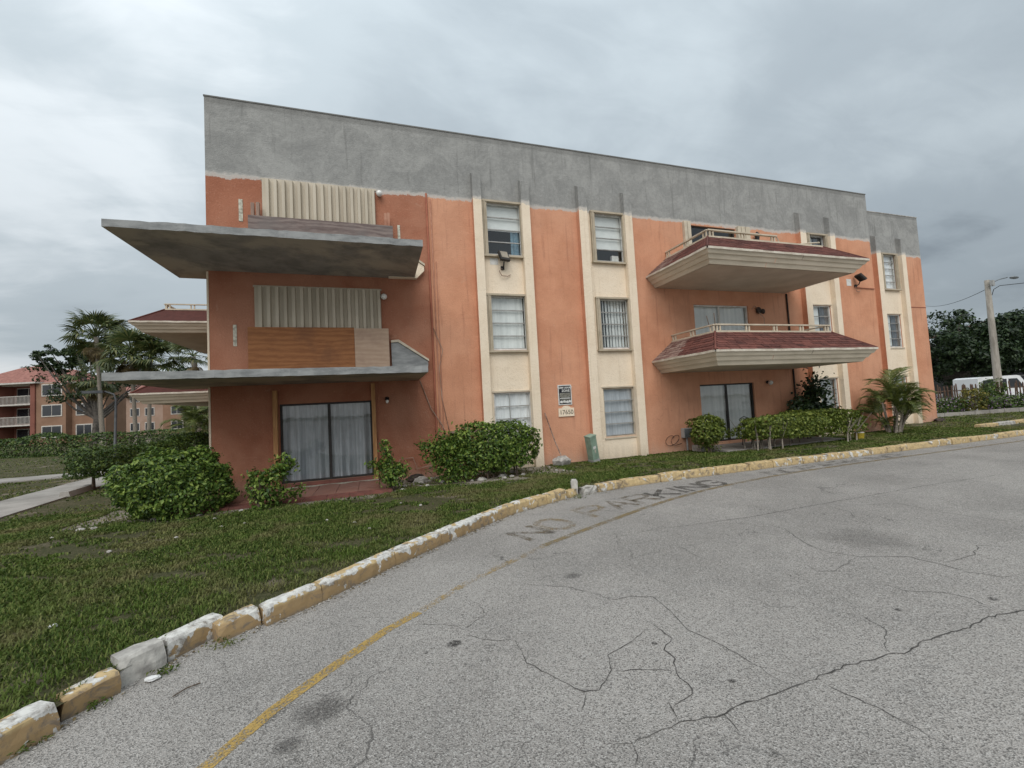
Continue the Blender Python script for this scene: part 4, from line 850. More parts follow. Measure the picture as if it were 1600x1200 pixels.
MB().tube([(13.7, -.1, 5.05), (13.55, -.14, 5.12), (13.42, -.1, 5.0)], .012, 6).build('wire', 'wire', o); MB().sphere((13.98, -.1, 4.93), .09, .06, .1).build('junction_box', 'debris', o)
def flood(x, z, y, label, az, tilt, mat='lens'):
    o = root('floodlight', (x, y, z), label, 'floodlight', 'wall floodlights')
    MB().box(x - .05, x + .05, y - .06, y - .013, z - .35, z - .25).build('junction_box', 'screen_black', o); MB().tube([(x, y - .06, z - .30), (x, y - .16, z - .28), (x, y - .22, z - .16)], .02, 8).build('arm', 'screen_black', o, True)
    Tm = Matrix.Translation((x, y - .26, z)) @ Matrix.Rotation(az, 4, 'Z') @ Matrix.Rotation(tilt, 4, 'X')
    m = MB().box(-.16, .16, -.03, .05, -.17, .17, T=Tm)
    for i in range(5): m.box(-.13 + i * .06, -.11 + i * .06, .05, .085, -.15, .15, T=Tm)
    m.build('housing', 'bronze', o); box('lens', mat, o, -.12, .12, -.038, -.031, -.10, .14, T=Tm)
    MB().tube([(x - .02, y - .05, z - .32), (x - .14, y - .12, z - .42), (x - .05, y - .1, z - .56), (x + .14, y - .07, z - .56), (x + .24, y - .05, z - .50)], .012, 6).build('cable', 'wire', o)
flood(3.80, 6.40, -.0, 'square black floodlight below the top window of the first cream window bay', .25, -.45)
flood(19.25, 6.42, 0, 'floodlight sticking out edge on from the wall between the last two window bays', 1.2, -.75)
box('patch', 'white', bld, 3.42, 3.68, -.017, -.0125, 6.20, 6.40); box('patch', 'white', bld, 18.78, 19.05, -.008, -.003, 6.12, 6.4)
MB().tube([(19.2, -.03, 6.05), (20.4, -.03, 6.03)], .018, 6).build('conduit', 'conduit', bld)
def text_mesh(body, size, parent, loc, rot, mat, name='lettering', bold=0):
    c = bpy.data.curves.new(name, 'FONT'); c.body = body; c.size = size; c.align_x = 'CENTER'; c.align_y = 'CENTER'; c.extrude = .001; c.offset = bold
    tmp = bpy.data.objects.new('tmp', c); COL.objects.link(tmp); dg = bpy.context.evaluated_depsgraph_get(); me = bpy.data.meshes.new_from_object(tmp.evaluated_get(dg))
    bpy.data.objects.remove(tmp); me.materials.clear(); me.materials.append(MT[mat]); o_ = link(name, me, None); o_.location = loc; o_.rotation_euler = rot; attach(o_, parent); return o_
sg = root('tow_sign', (5.63, 0, 1.85), 'black and white tow away zone sign on the orange wall', 'sign')
box('sign_board', 'white', sg, 5.40, 5.86, -.03, -.003, 1.83, 2.46); box('sign_panel', 'ink', sg, 5.43, 5.83, -.034, -.0301, 1.86, 2.43)
R90 = (PI / 2, 0, 0)
text_mesh('TOW AWAY', .088, sg, (5.63, -.036, 2.365), R90, 'white', bold=.003); text_mesh('ZONE', .10, sg, (5.66, -.036, 2.27), R90, 'white', bold=.003)
for i, (z_, wd) in enumerate(((2.195, .34), (2.165, .36), (2.135, .33), (2.105, .36), (2.075, .30))): box('print_line', 'paper', sg, 5.63 - wd / 2, 5.63 + wd / 2, -.036, -.0341, z_ - .006, z_ + .006)
box('print_bar', 'white', sg, 5.45, 5.81, -.036, -.0341, 2.025, 2.05); box('print_bar', 'paper', sg, 5.45, 5.81, -.036, -.0341, 1.985, 1.995)
for i, xx in enumerate((5.50, 5.60, 5.70, 5.78)): MB().prism([(-.045, -.03), (.04, -.04), (.05, .02), (0, .045), (-.05, .02)], -.036, -.0341, lambda p, q, h, xx=xx, i=i: (xx + p, h, 1.925 + q + .01 * (i % 2))).build('print_emblem', 'white', sg)
pl = root('number_plaque', (5.65, 0, 1.6), 'cream house number plaque reading 17650 under the tow sign', 'plaque')
MB().prism([(5.38, 1.47), (5.91, 1.47), (5.91, 1.73), (5.80, 1.73), (5.76, 1.775), (5.70, 1.80), (5.60, 1.80), (5.54, 1.775), (5.50, 1.73), (5.38, 1.73)], -.04, -.003, lambda p, q, h: (p, h, q)).build('plaque_board', 'cream', pl)
text_mesh('17650', .19, pl, (5.645, -.043, 1.595), R90, 'numeral')
def board(label, x0, x1, z0, z1, y, mat, seam=None, mat2=None, name='plywood_board'):
    o = root(name, ((x0 + x1) / 2, y, z0), label, 'plywood'); 
    box('sheet', mat, o, x0, seam or x1, y, y + .02, z0, z1)
    if seam: box('sheet', mat2, o, seam + .004, x1, y + .002, y + .022, z0, z1 - .02)
    return o
board('orange brown plywood barrier with a paler end piece on the middle slab', -2.98, .38, 2.92, 4.2, -.25, 'ply', -.50, 'plypale')
o = board('low weathered grey plywood barrier on the top slab', -2.92, .60, 5.82, 7.06, -.25, 'plygrey')
for x_, z1, mt in ((-2.86, 7.40, 'stubwood'), (-2.74, 7.42, 'stubwood'), (.38, 7.42, 'conduit2'), (.46, 7.44, 'conduit2')): box('post', mt, o, x_, x_ + .07, -.225, -.15, 5.82, z1)
eb = root('electrical_box', (10.05, 0, .5), 'grey electrical box on the wall left of the ground floor balcony door', 'electrical box')
box('enclosure', 'greybox', eb, 9.93, 10.25, -.16, -.003, .48, .80); box('cover', 'galv', eb, 9.95, 10.23, -.175, -.161, .50, .78); MB().tube([(10.09, -.08, .48), (10.09, -.08, .05)], .03, 8).build('conduit', 'greybox', eb)

# ------------------------------------------------------------------ patios and things on the ground by the wall
pt = MB().box(-3.86, .28, -2.0, -.004, -.1, .118).build('patio', 'grout'); tag(pt, kind='structure')
tm = MB().box(-.232, .232, -.205, .205, 0, .018).mesh('tile'); tm.materials.append(MT['tile'])
for i in range(8):
    for j in range(4): piece('tile', tm, pt, (-3.57 + i * .475, -.24 - j * .42, .119 + random.uniform(0, .003)))
for i in range(9): box('patio_edge_brick', 'redstep', pt, -3.85 + i * .458, -3.402 + i * .458, -2.02, -1.735, .02, .137 + random.uniform(0, .006))
MB().add([(x_, -.30 + .07 * math.sin(x_ * 9) + random.uniform(-.03, .03), .142) if k else (x_, -.15, .142) for x_ in np.linspace(-2.3, .0, 24) for k in (0, 1)], [(2 * i, 2 * i + 1, 2 * i + 3, 2 * i + 2) for i in range(23)]).build('mortar_smear', 'paper', pt)
pt2 = MB().box(10.4, 15.6, -1.5, -.004, -.1, .12).build('rear_patio', 'walk'); tag(pt2, kind='structure')
def rock(name, label, cat, c, r, mat='stone', seed=0, group=None, sub=None):
    rr = random.Random(seed); m = MB().sphere(c, *r, nu=9, nv=6); m.v = [(c[0] + (x_ - c[0]) * rr.uniform(.72, 1.2), c[1] + (y_ - c[1]) * rr.uniform(.72, 1.2), c[2] + (z_ - c[2]) * rr.uniform(.75, 1.15)) for x_, y_, z_ in m.v]
    return tag(m.build(name, mat), label, cat, group)
MB_ = MB()
o = root('concrete_footing', (5.2, -.35, .03), 'lump of broken concrete with a leaning rusty pole stuck in it', 'concrete lump')
m = MB().sphere((5.22, -.42, .17), .27, .2, .2, nu=10, nv=6); rr = random.Random(5); m.v = [(x_ + rr.uniform(-.05, .05), y_ + rr.uniform(-.04, .04), min(z_, .3) + rr.uniform(-.03, .03)) for x_, y_, z_ in m.v]; m.build('concrete', 'stone', o)
MB().tube([(5.26, -.40, .2), (5.10, -.25, .75), (4.90, -.06, 1.62)], [.018, .018, .016], 7).build('pole', pm('rusty_pole', (.42, .30, .24), (.10, .06, .045), 9, .8), o)
o = root('utility_pedestal', (6.2, -.3, .03), 'green metal utility pedestal leaning beside the second window bay', 'utility box')
Tm = Matrix.Translation((6.30, -.42, .02)) @ Matrix.Rotation(-.20, 4, 'Y') @ Matrix.Rotation(.16, 4, 'X') @ Matrix.Rotation(.25, 4, 'Z')
box('cabinet', 'green_metal', o, -.125, .125, -.12, .12, .12, .84, T=Tm); box('cap', 'green_metal', o, -.135, .135, -.13, .13, .84, .875, T=Tm); box('base', 'greybox', o, -.13, .13, -.125, .125, -.12, .119, T=Tm); box('label_plate', 'white', o, -.06, .05, -.124, -.1205, .46, .54, T=Tm); box('label_plate', 'paper', o, -.02, .03, -.124, -.1205, .32, .44, T=Tm)
o = root('meter_slab', (9.7, -.3, .03), None, None); bpy.data.objects.remove(o)
tag(MB().box(10.05, 10.5, -.75, -.35, .02, .25).build('concrete_block', 'stone'), 'grey concrete block on the grass left of the round topiary', 'block')
o = root('yellow_bucket', (15.9, -1.65, .05), 'small yellow bucket at the right end of the clipped hedge', 'bucket')
MB().tube([(15.95, -1.75, .05), (15.95, -1.75, .30)], [.12, .15], 12).build('pail', pm('yellow_plastic', (.55, .42, .05), None, 4, .5), o); MB().tube([(15.95, -1.75, .301), (15.95, -1.75, .315)], .152, 12).build('rim', 'white', o)
# patio chair
o = root('patio_chair', (12.0, -.9, .12), 'black wire patio chair in front of the ground floor sliding door', 'chair')
cx, cy = 12.05, -.95
for sx in (-.2, .2):
    MB().tube([(cx + sx, cy - .2, .12), (cx + sx, cy - .18, .55)], .012, 6).build('leg', 'screen_black', o); MB().tube([(cx + sx, cy + .25, .12), (cx + sx, cy + .2, .55), (cx + sx, cy + .28, 1.02)], .012, 6).build('leg', 'screen_black', o)
MB().tube([(cx - .2, cy + .28, 1.02), (cx, cy + .3, 1.09), (cx + .2, cy + .28, 1.02)], .012, 6).build('back_frame', 'screen_black', o)
for i in range(5): MB().tube([(cx - .14 + i * .07, cy + .2, .56), (cx - .14 + i * .07, cy + .29, 1.05)], .006, 5).build('back_wire', 'screen_black', o)
MB().box(cx - .21, cx + .21, cy - .2, cy + .21, .545, .565).build('seat', 'screen_black', o)
# rubble
rr = random.Random(9)
for i in range(46):
    x_ = rr.choice((rr.uniform(.5, 2.2), rr.uniform(.4, 5.0), rr.uniform(-5.2, -2.5))); y_ = rr.uniform(-1.95, -.15) if x_ > 0 else rr.uniform(-2.6, -2.05)
    s_ = rr.uniform(.02, .075)
    rock('rubble_stone', 'small pale broken concrete stone strewn along the foot of the wall', 'stone', (x_, y_, float(lawnz(x_, y_)) + s_ * .3), (s_, s_ * rr.uniform(.6, 1), s_ * rr.uniform(.35, .7)), 'stone', i, 'rubble along the wall foot')
for i, (x_, y_, s_) in enumerate(((2.45, -1.62, .12), (3.05, -1.45, .13), (1.05, -.75, .2), (3.5, -.95, .1))):
    rock('large_stone', ['rounded pale stone under the leafy hedge, left of a second one', 'rounded pale stone under the leafy hedge, right of a second one', 'flat pale slab of rubble against the wall under the cables', 'pale stone behind the right end of the leafy hedge'][i], 'stone', (x_, y_, .08), (s_, s_ * .8, s_ * .55), 'stone', 100 + i)
rock('debris_pile', 'dark heap of debris against the wall under the loose cables', 'debris', (.95, -.5, .08), (.3, .16, .14), 'debris', 77); rock('debris_pile', 'dark clump of debris at the foot of the far right corner', 'debris', (25.6, .9, .06), (.3, .2, .15), 'debris', 78)
rock('lawn_stone', 'single white stone on the lawn at the lower left', 'stone', (-2.85, -7.05, .14), (.032, .028, .02), 'whitewall', 5)
for i in range(14):
    x_ = rr.uniform(-5.5, 1.5); y_ = rr.uniform(-5.2, -2.4)
    if y_ > kerby(x_) + .5: rock('lawn_pebble', 'tiny pale pebble scattered in the lawn before the patio', 'stone', (x_, y_, float(lawnz(x_, y_)) + .02), (.03, .025, .02), 'stone', 200 + i, 'pebbles in the lawn')
kc = Vector((-1.9, -8.33, .01))
rock('kerb_chip', 'white chip of broken kerb lying on the road at the lower left', 'stone', (-1.66, -8.12, .02), (.055, .03, .018), 'whitewall', 8)
tag(MB().tube([(-1.42, -8.42, .012), (-1.36, -8.35, .014), (-1.29, -8.32, .012)], .0045, 6).build('twig', 'bark'), 'short dark twig on the road near the kerb at lower left', 'twig')

# ------------------------------------------------------------------ bushes by the wall
bush('round_bush', 'large rounded leafy green bush at the left corner of the patio', 'bush', (-3.88, -1.75, .68), (.93, .85, .70), 14500, .078, 'leaf_bush', 6, pw=2.3, amp=.085, base=.05, inner=.35)
bush('sprawling_shrub', 'thin straggly green shrub in front of the patio beside the round bush', 'shrub', (-2.25, -2.25, .42), (.30, .28, .40), 850, .085, 'leaf_bush', 3, pw=2, amp=.2, extra=[((-2.2, -2.25, .6), (-1.84, -2.3, 1.05), .09, 260), ((-1.95, -2.3, .8), (-1.68, -2.35, .98), .07, 200), ((-2.1, -2.25, .3), (-1.5, -2.35, .38), .07, 170), ((-2.3, -2.2, .5), (-2.5, -2.2, .8), .08, 150)], base=.05, inner=.5)
bush('sprawling_shrub', 'small straggly shrub at the right end of the tiled patio', 'shrub', (.24, -1.75, .52), (.25, .24, .34), 800, .08, 'leaf_bush', 3, pw=2, amp=.2, extra=[((.2, -1.75, .7), (.14, -1.75, 1.15), .07, 260), ((.35, -1.75, .5), (.62, -1.75, .52), .09, 260), ((.1, -1.75, .6), (-.18, -1.8, .72), .07, 170)], base=.06, inner=.5)
hd = bush('leafy_hedge', 'dense leafy hedge below the first ground floor window', 'hedge', (3.02, -1.28, .86), (1.00, .58, .58), 10500, .085, 'leaf_bush', 7, pw=3.4, amp=.09, base=.06, extra=[((2.2, -1.4, .8), (1.35, -1.45, .85), .20, 2200), ((1.5, -1.45, .5), (1.9, -1.45, .4), .2, 900), ((1.4, -1.45, .95), (.98, -1.45, 1.0), .07, 200), ((2.0, -1.4, .95), (1.5, -1.4, 1.05), .12, 700), ((1.6, -1.6, .2), (2.3, -1.5, .3), .12, 500)], inner=.35)
box('old_plank', 'stubwood', bld, 1.95, 3.0, -.12, -.013, 1.18, 1.26)
bush('topiary_bush', 'small rounded topiary bush left of the clipped hedge', 'bush', (10.05, -1.1, .80), (.52, .45, .42), 3400, .085, 'leaf_lime', 3, pw=3.2, amp=.08, base=.07, spread=.15, extra=[((10.1, -1.1, .2), (10.1, -1.1, .5), .14, 260)], inner=.35)
o = bush('clipped_hedge', 'long clipped yellow green hedge with bare pale stems under the right balconies', 'hedge', (13.35, -1.75, .80), (2.42, .48, .38), 13000, .085, 'leaf_lime', 18, pw=5.5, amp=.06, base=.08, spread=.92, stemmat='barkpale', inner=.3, fr=5)
bush('dark_shrub', 'tall dark green shrub behind the clipped hedge against the wall', 'shrub', (15.15, -.62, .95), (.95, .4, .52), 2600, .15, 'leaf_dark', 4, pw=2, amp=.2, base=.05, extra=[((15.4, -.6, 1.2), (15.65, -.6, 2.1), .22, 900)], inner=.4)
# ------------------------------------------------------------------ palms
def frond_mesh(name, length, droop, leaf, npair, mat, seed, wid=.022, curl=.6):
    rr = random.Random(seed); V = []; F = []
    pts = [Vector((length * t_ * math.cos(droop * t_ * t_ * .8), 0, length * t_ * .25 - droop * length * .62 * t_ ** 2.2)) for t_ in np.linspace(0, 1, 13)]
    mb = MB().tube(pts, [.016 * (1 - .8 * i / 12) + .003 for i in range(13)], 5)
    for k in range(npair):
        t_ = .22 + .78 * k / npair; i = min(11, int(t_ * 12)); fr_ = t_ * 12 - i; p = pts[i].lerp(pts[i + 1], fr_); d = (pts[i + 1] - pts[i]).normalized()
        ll = leaf * (math.sin(PI * min(1, .15 + t_ * .85)) * .8 + .25) * rr.uniform(.8, 1.1)
        for s_ in (-1, 1):
            side = Vector((0, s_, 0)); dr = (d * .75 + side * .8 + Vector((0, 0, .25 - curl * rr.uniform(.2, .9)))).normalized(); mid_ = p + dr * ll * .5 + Vector((0, 0, .04)); tip = p + dr * ll + Vector((0, 0, -curl * ll * .45))
            a = d * wid * .5; mb.add([p - a, p + a, mid_ + a * 1.2, mid_ - a * 1.2, tip], [(0, 1, 2, 3), (3, 2, 4)])
    me = mb.mesh(name); me.materials.append(MT[mat]); return me
AF = [frond_mesh('frond', 1.35, .75 + .2 * i, .46, 32, 'frond', i, .024) for i in range(4)]
pr = root('areca_palm', (19.0, -1.0, .06), 'bushy areca palm on the lawn in front of the set back wing', 'palm')
rr = random.Random(21)
for k in range(12):
    a = rr.uniform(0, 2 * PI); d = rr.uniform(.1, .35); bx_, by_ = 19.0 + math.cos(a) * d * .6, -1.0 + math.sin(a) * d * .6; hh = rr.uniform(.5, 1.35); tx, ty = bx_ + math.cos(a) * d * .9, by_ + math.sin(a) * d * .9
    MB().tube([(bx_, by_, 0), ((bx_ + tx) / 2, (by_ + ty) / 2, hh * .55), (tx, ty, hh)], [.05, .035, .028], 7).build('stem', 'barkpale', pr, True)
    for q in range(5):
        az = a + rr.uniform(-1.7, 1.7) if q else a; o_ = piece('frond', AF[rr.randrange(4)], pr, (tx, ty, hh - .05), (0, -rr.uniform(.75, 1.5), az), (rr.uniform(.62, .92),) * 3)
for q in range(9): piece('frond', AF[rr.randrange(4)], pr, (19 + rr.uniform(-.2, .2), -1 + rr.uniform(-.2, .2), .25), (0, -rr.uniform(.5, 1.2), rr.uniform(0, 6.28)), (.55,) * 3)
for q, (az, ti, sc) in enumerate(((-.2, -1.3, 1.2), (.3, -1.4, 1.25), (2.9, -1.2, 1.1), (-.6, -1.05, 1.0))): piece('frond', AF[q], pr, (19.1, -1.0, 1.35), (0, ti, az), (sc,) * 3)
def fan_mesh(seed, R=1.0, mat='frond_far'):
    rr = random.Random(seed); mb = MB().tube([(0, 0, 0), (R * .55, 0, .12), (R, 0, .1)], [.03, .022, .012], 4)
    c = Vector((R, 0, .1))
    for k in range(21):
        an = -1.9 + 3.8 * k / 20; ll = R * rr.uniform(.75, .95) * (1 - .12 * abs(an)); d = Vector((math.cos(an), math.sin(an), .12 - .15 * abs(an))).normalized(); nn = Vector((-d.y, d.x, 0)).normalized() * .045 * R
        mid_ = c + d * ll * .6; tip = c + d * ll + Vector((0, 0, -.32 * ll * rr.uniform(.6, 1.3))); mb.add([c, mid_ + nn, tip, mid_ - nn], [(0, 1, 2, 3)])
    me = mb.mesh('frond'); me.materials.append(MT[mat]); return me
FN = [fan_mesh(i) for i in range(3)]; FD = [fan_mesh(9, .9, 'frond_dry')]
def fan_palm(base, top, label, n, R, dead, seed, trunk=.16, bend=0):
    rr = random.Random(seed); o = root('fan_palm', base, label, 'palm tree', 'fan palms on the left'); b = Vector(base); t_ = Vector(top)
    pts = [b.lerp(t_, k / 6) + Vector((bend * math.sin(PI * k / 6), 0, 0)) for k in range(7)]; MB().tube(pts, [trunk * 1.25, trunk * 1.1, trunk, trunk * .95, trunk * .9, trunk, trunk * 1.1], 10).build('trunk', 'barkpale', o, True)
    for k in range(n):
        el = rr.uniform(-.75, 1.25); piece('frond', FN[rr.randrange(3)], o, t_ + Vector((0, 0, .1)), (rr.uniform(-.4, .4), -el, rr.uniform(0, 6.28)), (R * rr.uniform(.8, 1.1),) * 3)
    for k in range(dead): piece('dead_frond', FD[0], o, t_ - Vector((0, 0, .15 + rr.uniform(0, .5))), (rr.uniform(-.4, .4), rr.uniform(.9, 1.4), rr.uniform(0, 6.28)), (R * rr.uniform(.6, .85),) * 3)
fan_palm((-26.1, 40.7, 0), (-26.5, 40.3, 11.0), 'tallest fan palm left of the building, with a dead brown skirt', 34, 1.7, 14, 1)
fan_palm((-21.9, 37.2, 0), (-22.1, 36.9, 8.7), 'broad crowned fan palm between the tallest palm and the side balconies', 38, 1.75, 10, 2)
fan_palm((-20.8, 36.9, 0), (-20.4, 36.4, 8.2), 'fan palm nearest the side balconies with its crown against another palm', 34, 1.6, 10, 3)
fan_palm((-28.0, 44.3, 0), (-28.4, 44.3, 7.0), 'shorter pale trunked fan palm beneath the tallest palm', 22, 1.6, 6, 4)
fan_palm((-12.4, 23.5, 0), (-12.4, 23.3, 6.6), 'palm with a kinked trunk seen just under the upper side balcony', 20, .95, 4, 5, .16, .35)
arp = root('feather_palm', (-10.9, 19.5, 0), 'clump of feathery palm behind the trimmed hedges at the building corner', 'palm'); rr = random.Random(31)
for k in range(34): piece('frond', AF[rr.randrange(4)], arp, (-10.9 + rr.uniform(-.5, .5), 19.5 + rr.uniform(-.5, .5), rr.uniform(.8, 2.2)), (0, -rr.uniform(.3, 1.3), rr.uniform(0, 6.28)), (rr.uniform(1.2, 1.7),) * 3)
for k in range(6): MB().tube([(-10.9 + rr.uniform(-.3, .3), 19.5 + rr.uniform(-.3, .3), 0), (-10.9 + rr.uniform(-.6, .6), 19.5, 2.0)], .05, 6).build('stem', 'barkpale', arp)
# ------------------------------------------------------------------ trees
def tree(name, label, base, crowns, trunk_h, tr, n_cl, per, leaf, mat, barkm, seed, group=None, limbs=9):
    rr = random.Random(seed); o = root(name, base, label, 'tree', group); b = Vector(base); Pp = []; Nn = []
    MB().tube([b, b + Vector((rr.uniform(-.2, .2), 0, trunk_h * .5)), b + Vector((rr.uniform(-.3, .3), 0, trunk_h))], [tr * 1.3, tr, tr * .8], 10).build('trunk', barkm, o, True)
    cs = []
    for (c, rad) in crowns:
        c = np.array(c); rad = np.array(rad); D = RNG.normal(size=(n_cl, 3)); D /= np.linalg.norm(D, axis=1, keepdims=True)
        rr_ = RNG.uniform(.45, 1.0, n_cl) ** .6 * (1 + lumpy(8, .16, 2.5)(D)); C = c + D * rad * rr_[:, None]; cs.append(C)
        for q in C:
            s_ = rad.mean() * RNG.uniform(.10, .2); E = RNG.normal(size=(per, 3)); E /= np.linalg.norm(E, axis=1, keepdims=True); Pp.append(q + E * s_ * RNG.uniform(.3, 1.05, (per, 1)) * [1.25, 1.25, .75]); Nn.append(E * .7 + RNG.normal(size=(per, 3)) * .5 + [0, 0, .6])
    leaves('crown', np.vstack(Pp), np.vstack(Nn), leaf, mat, o)
    AC = np.vstack(cs)
    for k in range(limbs):
        e = Vector(AC[rr.randrange(len(AC))]); s0 = b + Vector((0, 0, trunk_h * rr.uniform(.7, 1))); md = s0.lerp(e, .5) + Vector((0, 0, -.12 * (e - s0).length * rr.uniform(-.6, 1)))
        MB().tube([s0, md, e], [tr * .5, tr * .3, tr * .06], 7).build('limb', barkm, o, True)
    return o
tree('shade_tree', 'dark spreading shade tree behind the palms on the left', (-31.5, 50.3, 0), [((-32.6, 50.8, 7.6), (4.6, 4, 3.2)), ((-35.6, 51.4, 10.2), (2.6, 2.2, 1.7)), ((-31.0, 50.4, 11.0), (2.6, 2.2, 1.6))], 3.4, .34, 62, 46, .34, 'leaf_far', 'banyan', 3, limbs=16)
tree('shade_tree', 'lower dark tree behind the fan palms, next to the side balconies', (-21.5, 47, 0), [((-21.0, 47, 6.6), (3.6, 3, 2.5))], 3.0, .25, 60, 40, .34, 'leaf_far', 'banyan', 5, limbs=10)
tree('banyan_tree', 'huge dark banyan tree behind the fence, left of the concrete pole', (66, 19.6, 0), [((64.5, 20, 5.9), (6.6, 5.5, 3.5)), ((70, 18, 6.2), (6.0, 5, 3.1)), ((67, 18.5, 4.6), (8, 4.5, 2.4))], 3.0, .8, 150, 60, .42, 'leaf_dark', 'banyan', 7, limbs=18, group='banyan trees behind the fence')
tree('banyan_tree', 'dark banyan tree behind the fence, right of the concrete pole', (79, 16, 0), [((78, 16, 6.2), (6.5, 5, 3.4)), ((82, 13.5, 5.2), (6.5, 5, 3.2)), ((74.5, 17, 4.8), (4, 4, 2.6))], 3.0, .7, 130, 60, .42, 'leaf_dark', 'banyan', 8, limbs=16, group='banyan trees behind the fence')

# ------------------------------------------------------------------ hedges on the left
def hedge_run(name, label, pts, h, wd, n, leaf, mat, base=.03, group=None):
    o = root(name, (*pts[0], base), label, 'hedge', group); P = []; Nn = []; tot = sum(math.dist(a, b) for a, b in zip(pts[:-1], pts[1:])); lm = lumpy(14, .09, .9)
    for a, b in zip(pts[:-1], pts[1:]):
        a = np.array(a); b = np.array(b); l_ = np.linalg.norm(b - a); k = int(n * l_ / tot); d = (b - a) / l_; nn = np.array([-d[1], d[0]]); t_ = RNG.random(k); ang = RNG.uniform(-.25, PI + .25, k)
        cxs, sn = np.cos(ang), np.sin(ang); pw = (np.abs(cxs) ** 4 + np.abs(sn) ** 4) ** (-.25); rad = np.where(RNG.random(k) < .25, RNG.uniform(.5, 1, k), 1 - np.abs(RNG.normal(0, .04, k)))
        xy = a + t_[:, None] * (b - a); lum_ = 1 + lm(np.c_[xy, np.zeros(k)]) + RNG.normal(0, .025, k)
        X = xy + nn * (cxs * pw * rad * wd * .5 * lum_)[:, None]; Z = base + np.maximum(.02, sn * pw * rad * h * lum_); P.append(np.c_[X, Z]); Nn.append(np.c_[nn[0] * cxs, nn[1] * cxs, sn + .4] + RNG.normal(size=(k, 3)) * .55)
    leaves('foliage', np.vstack(P), np.vstack(Nn), leaf, mat, o)
    for i in range(max(4, int(tot / 1.2))):
        p, _ = along(pts, RNG.uniform(0, tot)); MB().tube([(p.x, p.y, base - .05), (p.x + .05, p.y, base + h * .7)], [.03, .012], 5).build('stem', 'bark', o)
    return o
hedge_run('trimmed_hedge', 'far trimmed hedge across the lawn in front of the palms', [(-46, 36), (-27.5, 30.6), (-21.7, 27.8), (-13, 29.5), (-9, 30)], 1.6, 1.5, 26000, .17, 'leaf_hedge')
hedge_run('trimmed_hedge', 'nearer trimmed hedge beside the walkway left of the building', [(-8.1, 6.0), (-7.9, 9.0), (-7.6, 13.5)], 1.25, 1.3, 15000, .105, 'leaf_hedge')
bush('stemmed_bush', 'small umbrella shaped bush on bare trunks beside the walkway', 'bush', (-8.25, 4.35, .86), (.72, .7, .42), 4200, .085, 'leaf_hedge', 4, pw=2.4, amp=.12, base=.04, spread=.22, inner=.35)
o = root('lamp_post', (-8.72, 6.15, .03), 'thin grey metal lamp post behind the round bush, under the slab', 'lamp post')
MB().tube([(-8.72, 6.15, 0), (-8.66, 6.15, 2.85), (-8.72, 6.15, 3.05), (-9.0, 6.15, 3.16)], [.045, .035, .028, .024], 10).build('post', 'darkpost', o, True); box('luminaire', 'darkpost', o, -9.55, -8.98, 6.03, 6.27, 3.10, 3.19)
# ------------------------------------------------------------------ far buildings on the left
def frame(O, yaw):
    c, s_ = math.cos(yaw), math.sin(yaw); return lambda x, y, z: (O[0] + x * c + y * s_, O[1] - x * s_ + y * c, z)
def fbox(fr, name, mat, par, x0, x1, y0, y1, z0, z1):
    m = MB(); m.add([fr(x, y, z) for x in (x0, x1) for y in (y0, y1) for z in (z0, z1)], [(0, 1, 3, 2), (4, 6, 7, 5), (0, 4, 5, 1), (2, 3, 7, 6), (0, 2, 6, 4), (1, 5, 7, 3)]); return m.build(name, mat, par)
def fwin(fr, par, x0, x1, z0, z1, y):
    wn = fbox(fr, 'window', 'farwhite', par, x0 - .14, x1 + .14, y - .07, y - .002, z0 - .14, z1 + .14); mid_ = (x0 + x1) / 2
    for a, b in ((x0, mid_ - .04), (mid_ + .04, x1)): fbox(fr, 'pane', 'darkglass', wn, a, b, y - .085, y - .071, z0, z1)
def hip(fr, par, x0, x1, y0, y1, z, zr, ov=.5):
    x0 -= ov; x1 += ov; y0 -= ov; y1 += ov; hw = min((y1 - y0), (x1 - x0)) / 2
    if y1 - y0 <= x1 - x0: r0, r1 = (x0 + hw, (y0 + y1) / 2), (x1 - hw, (y0 + y1) / 2)
    else: r0, r1 = ((x0 + x1) / 2, y0 + hw), ((x0 + x1) / 2, y1 - hw)
    V = [fr(x0, y0, z), fr(x1, y0, z), fr(x1, y1, z), fr(x0, y1, z), fr(*r0, zr), fr(*r1, zr)]
    fs = [(0, 1, 5, 4), (1, 2, 5), (2, 3, 4, 5), (3, 0, 4), (3, 2, 1, 0)] if y1 - y0 <= x1 - x0 else [(0, 1, 4), (1, 2, 5, 4), (2, 3, 5), (3, 0, 4, 5), (3, 2, 1, 0)]
    rf = MB().add(V, fs).build('roof', 'rooftile', par); fbox(fr, 'eave_board', 'farwhite', rf, x0, x1, y0, y1, z - .22, z - .01)
fr = frame((-45.0, 63.3), .297)
fb = root('apartment_building', fr(0, 0, 0), 'distant peach apartment block with clay tiled hip roof on the far left', 'building')
fbox(fr, 'wall', 'peach', fb, .3, 4.35, 0, 5, -.2, 8.5); fbox(fr, 'wall', 'peach', fb, 4.36, 9.0, .8, 4, -.2, 8.5)
fbox(fr, 'wall', 'peachred', fb, -12, .29, 2.0, 10, -.2, 8.5); fbox(fr, 'corner_column', 'peachred', fb, -.35, .28, -.15, 1.98, -.2, 8.5); fbox(fr, 'corner_column', 'peachred', fb, -5.6, -4.95, -.15, 1.98, -.2, 8.5); fbox(fr, 'wall', 'peach', fb, -12, -5.61, -.1, 1.98, -.2, 8.5)
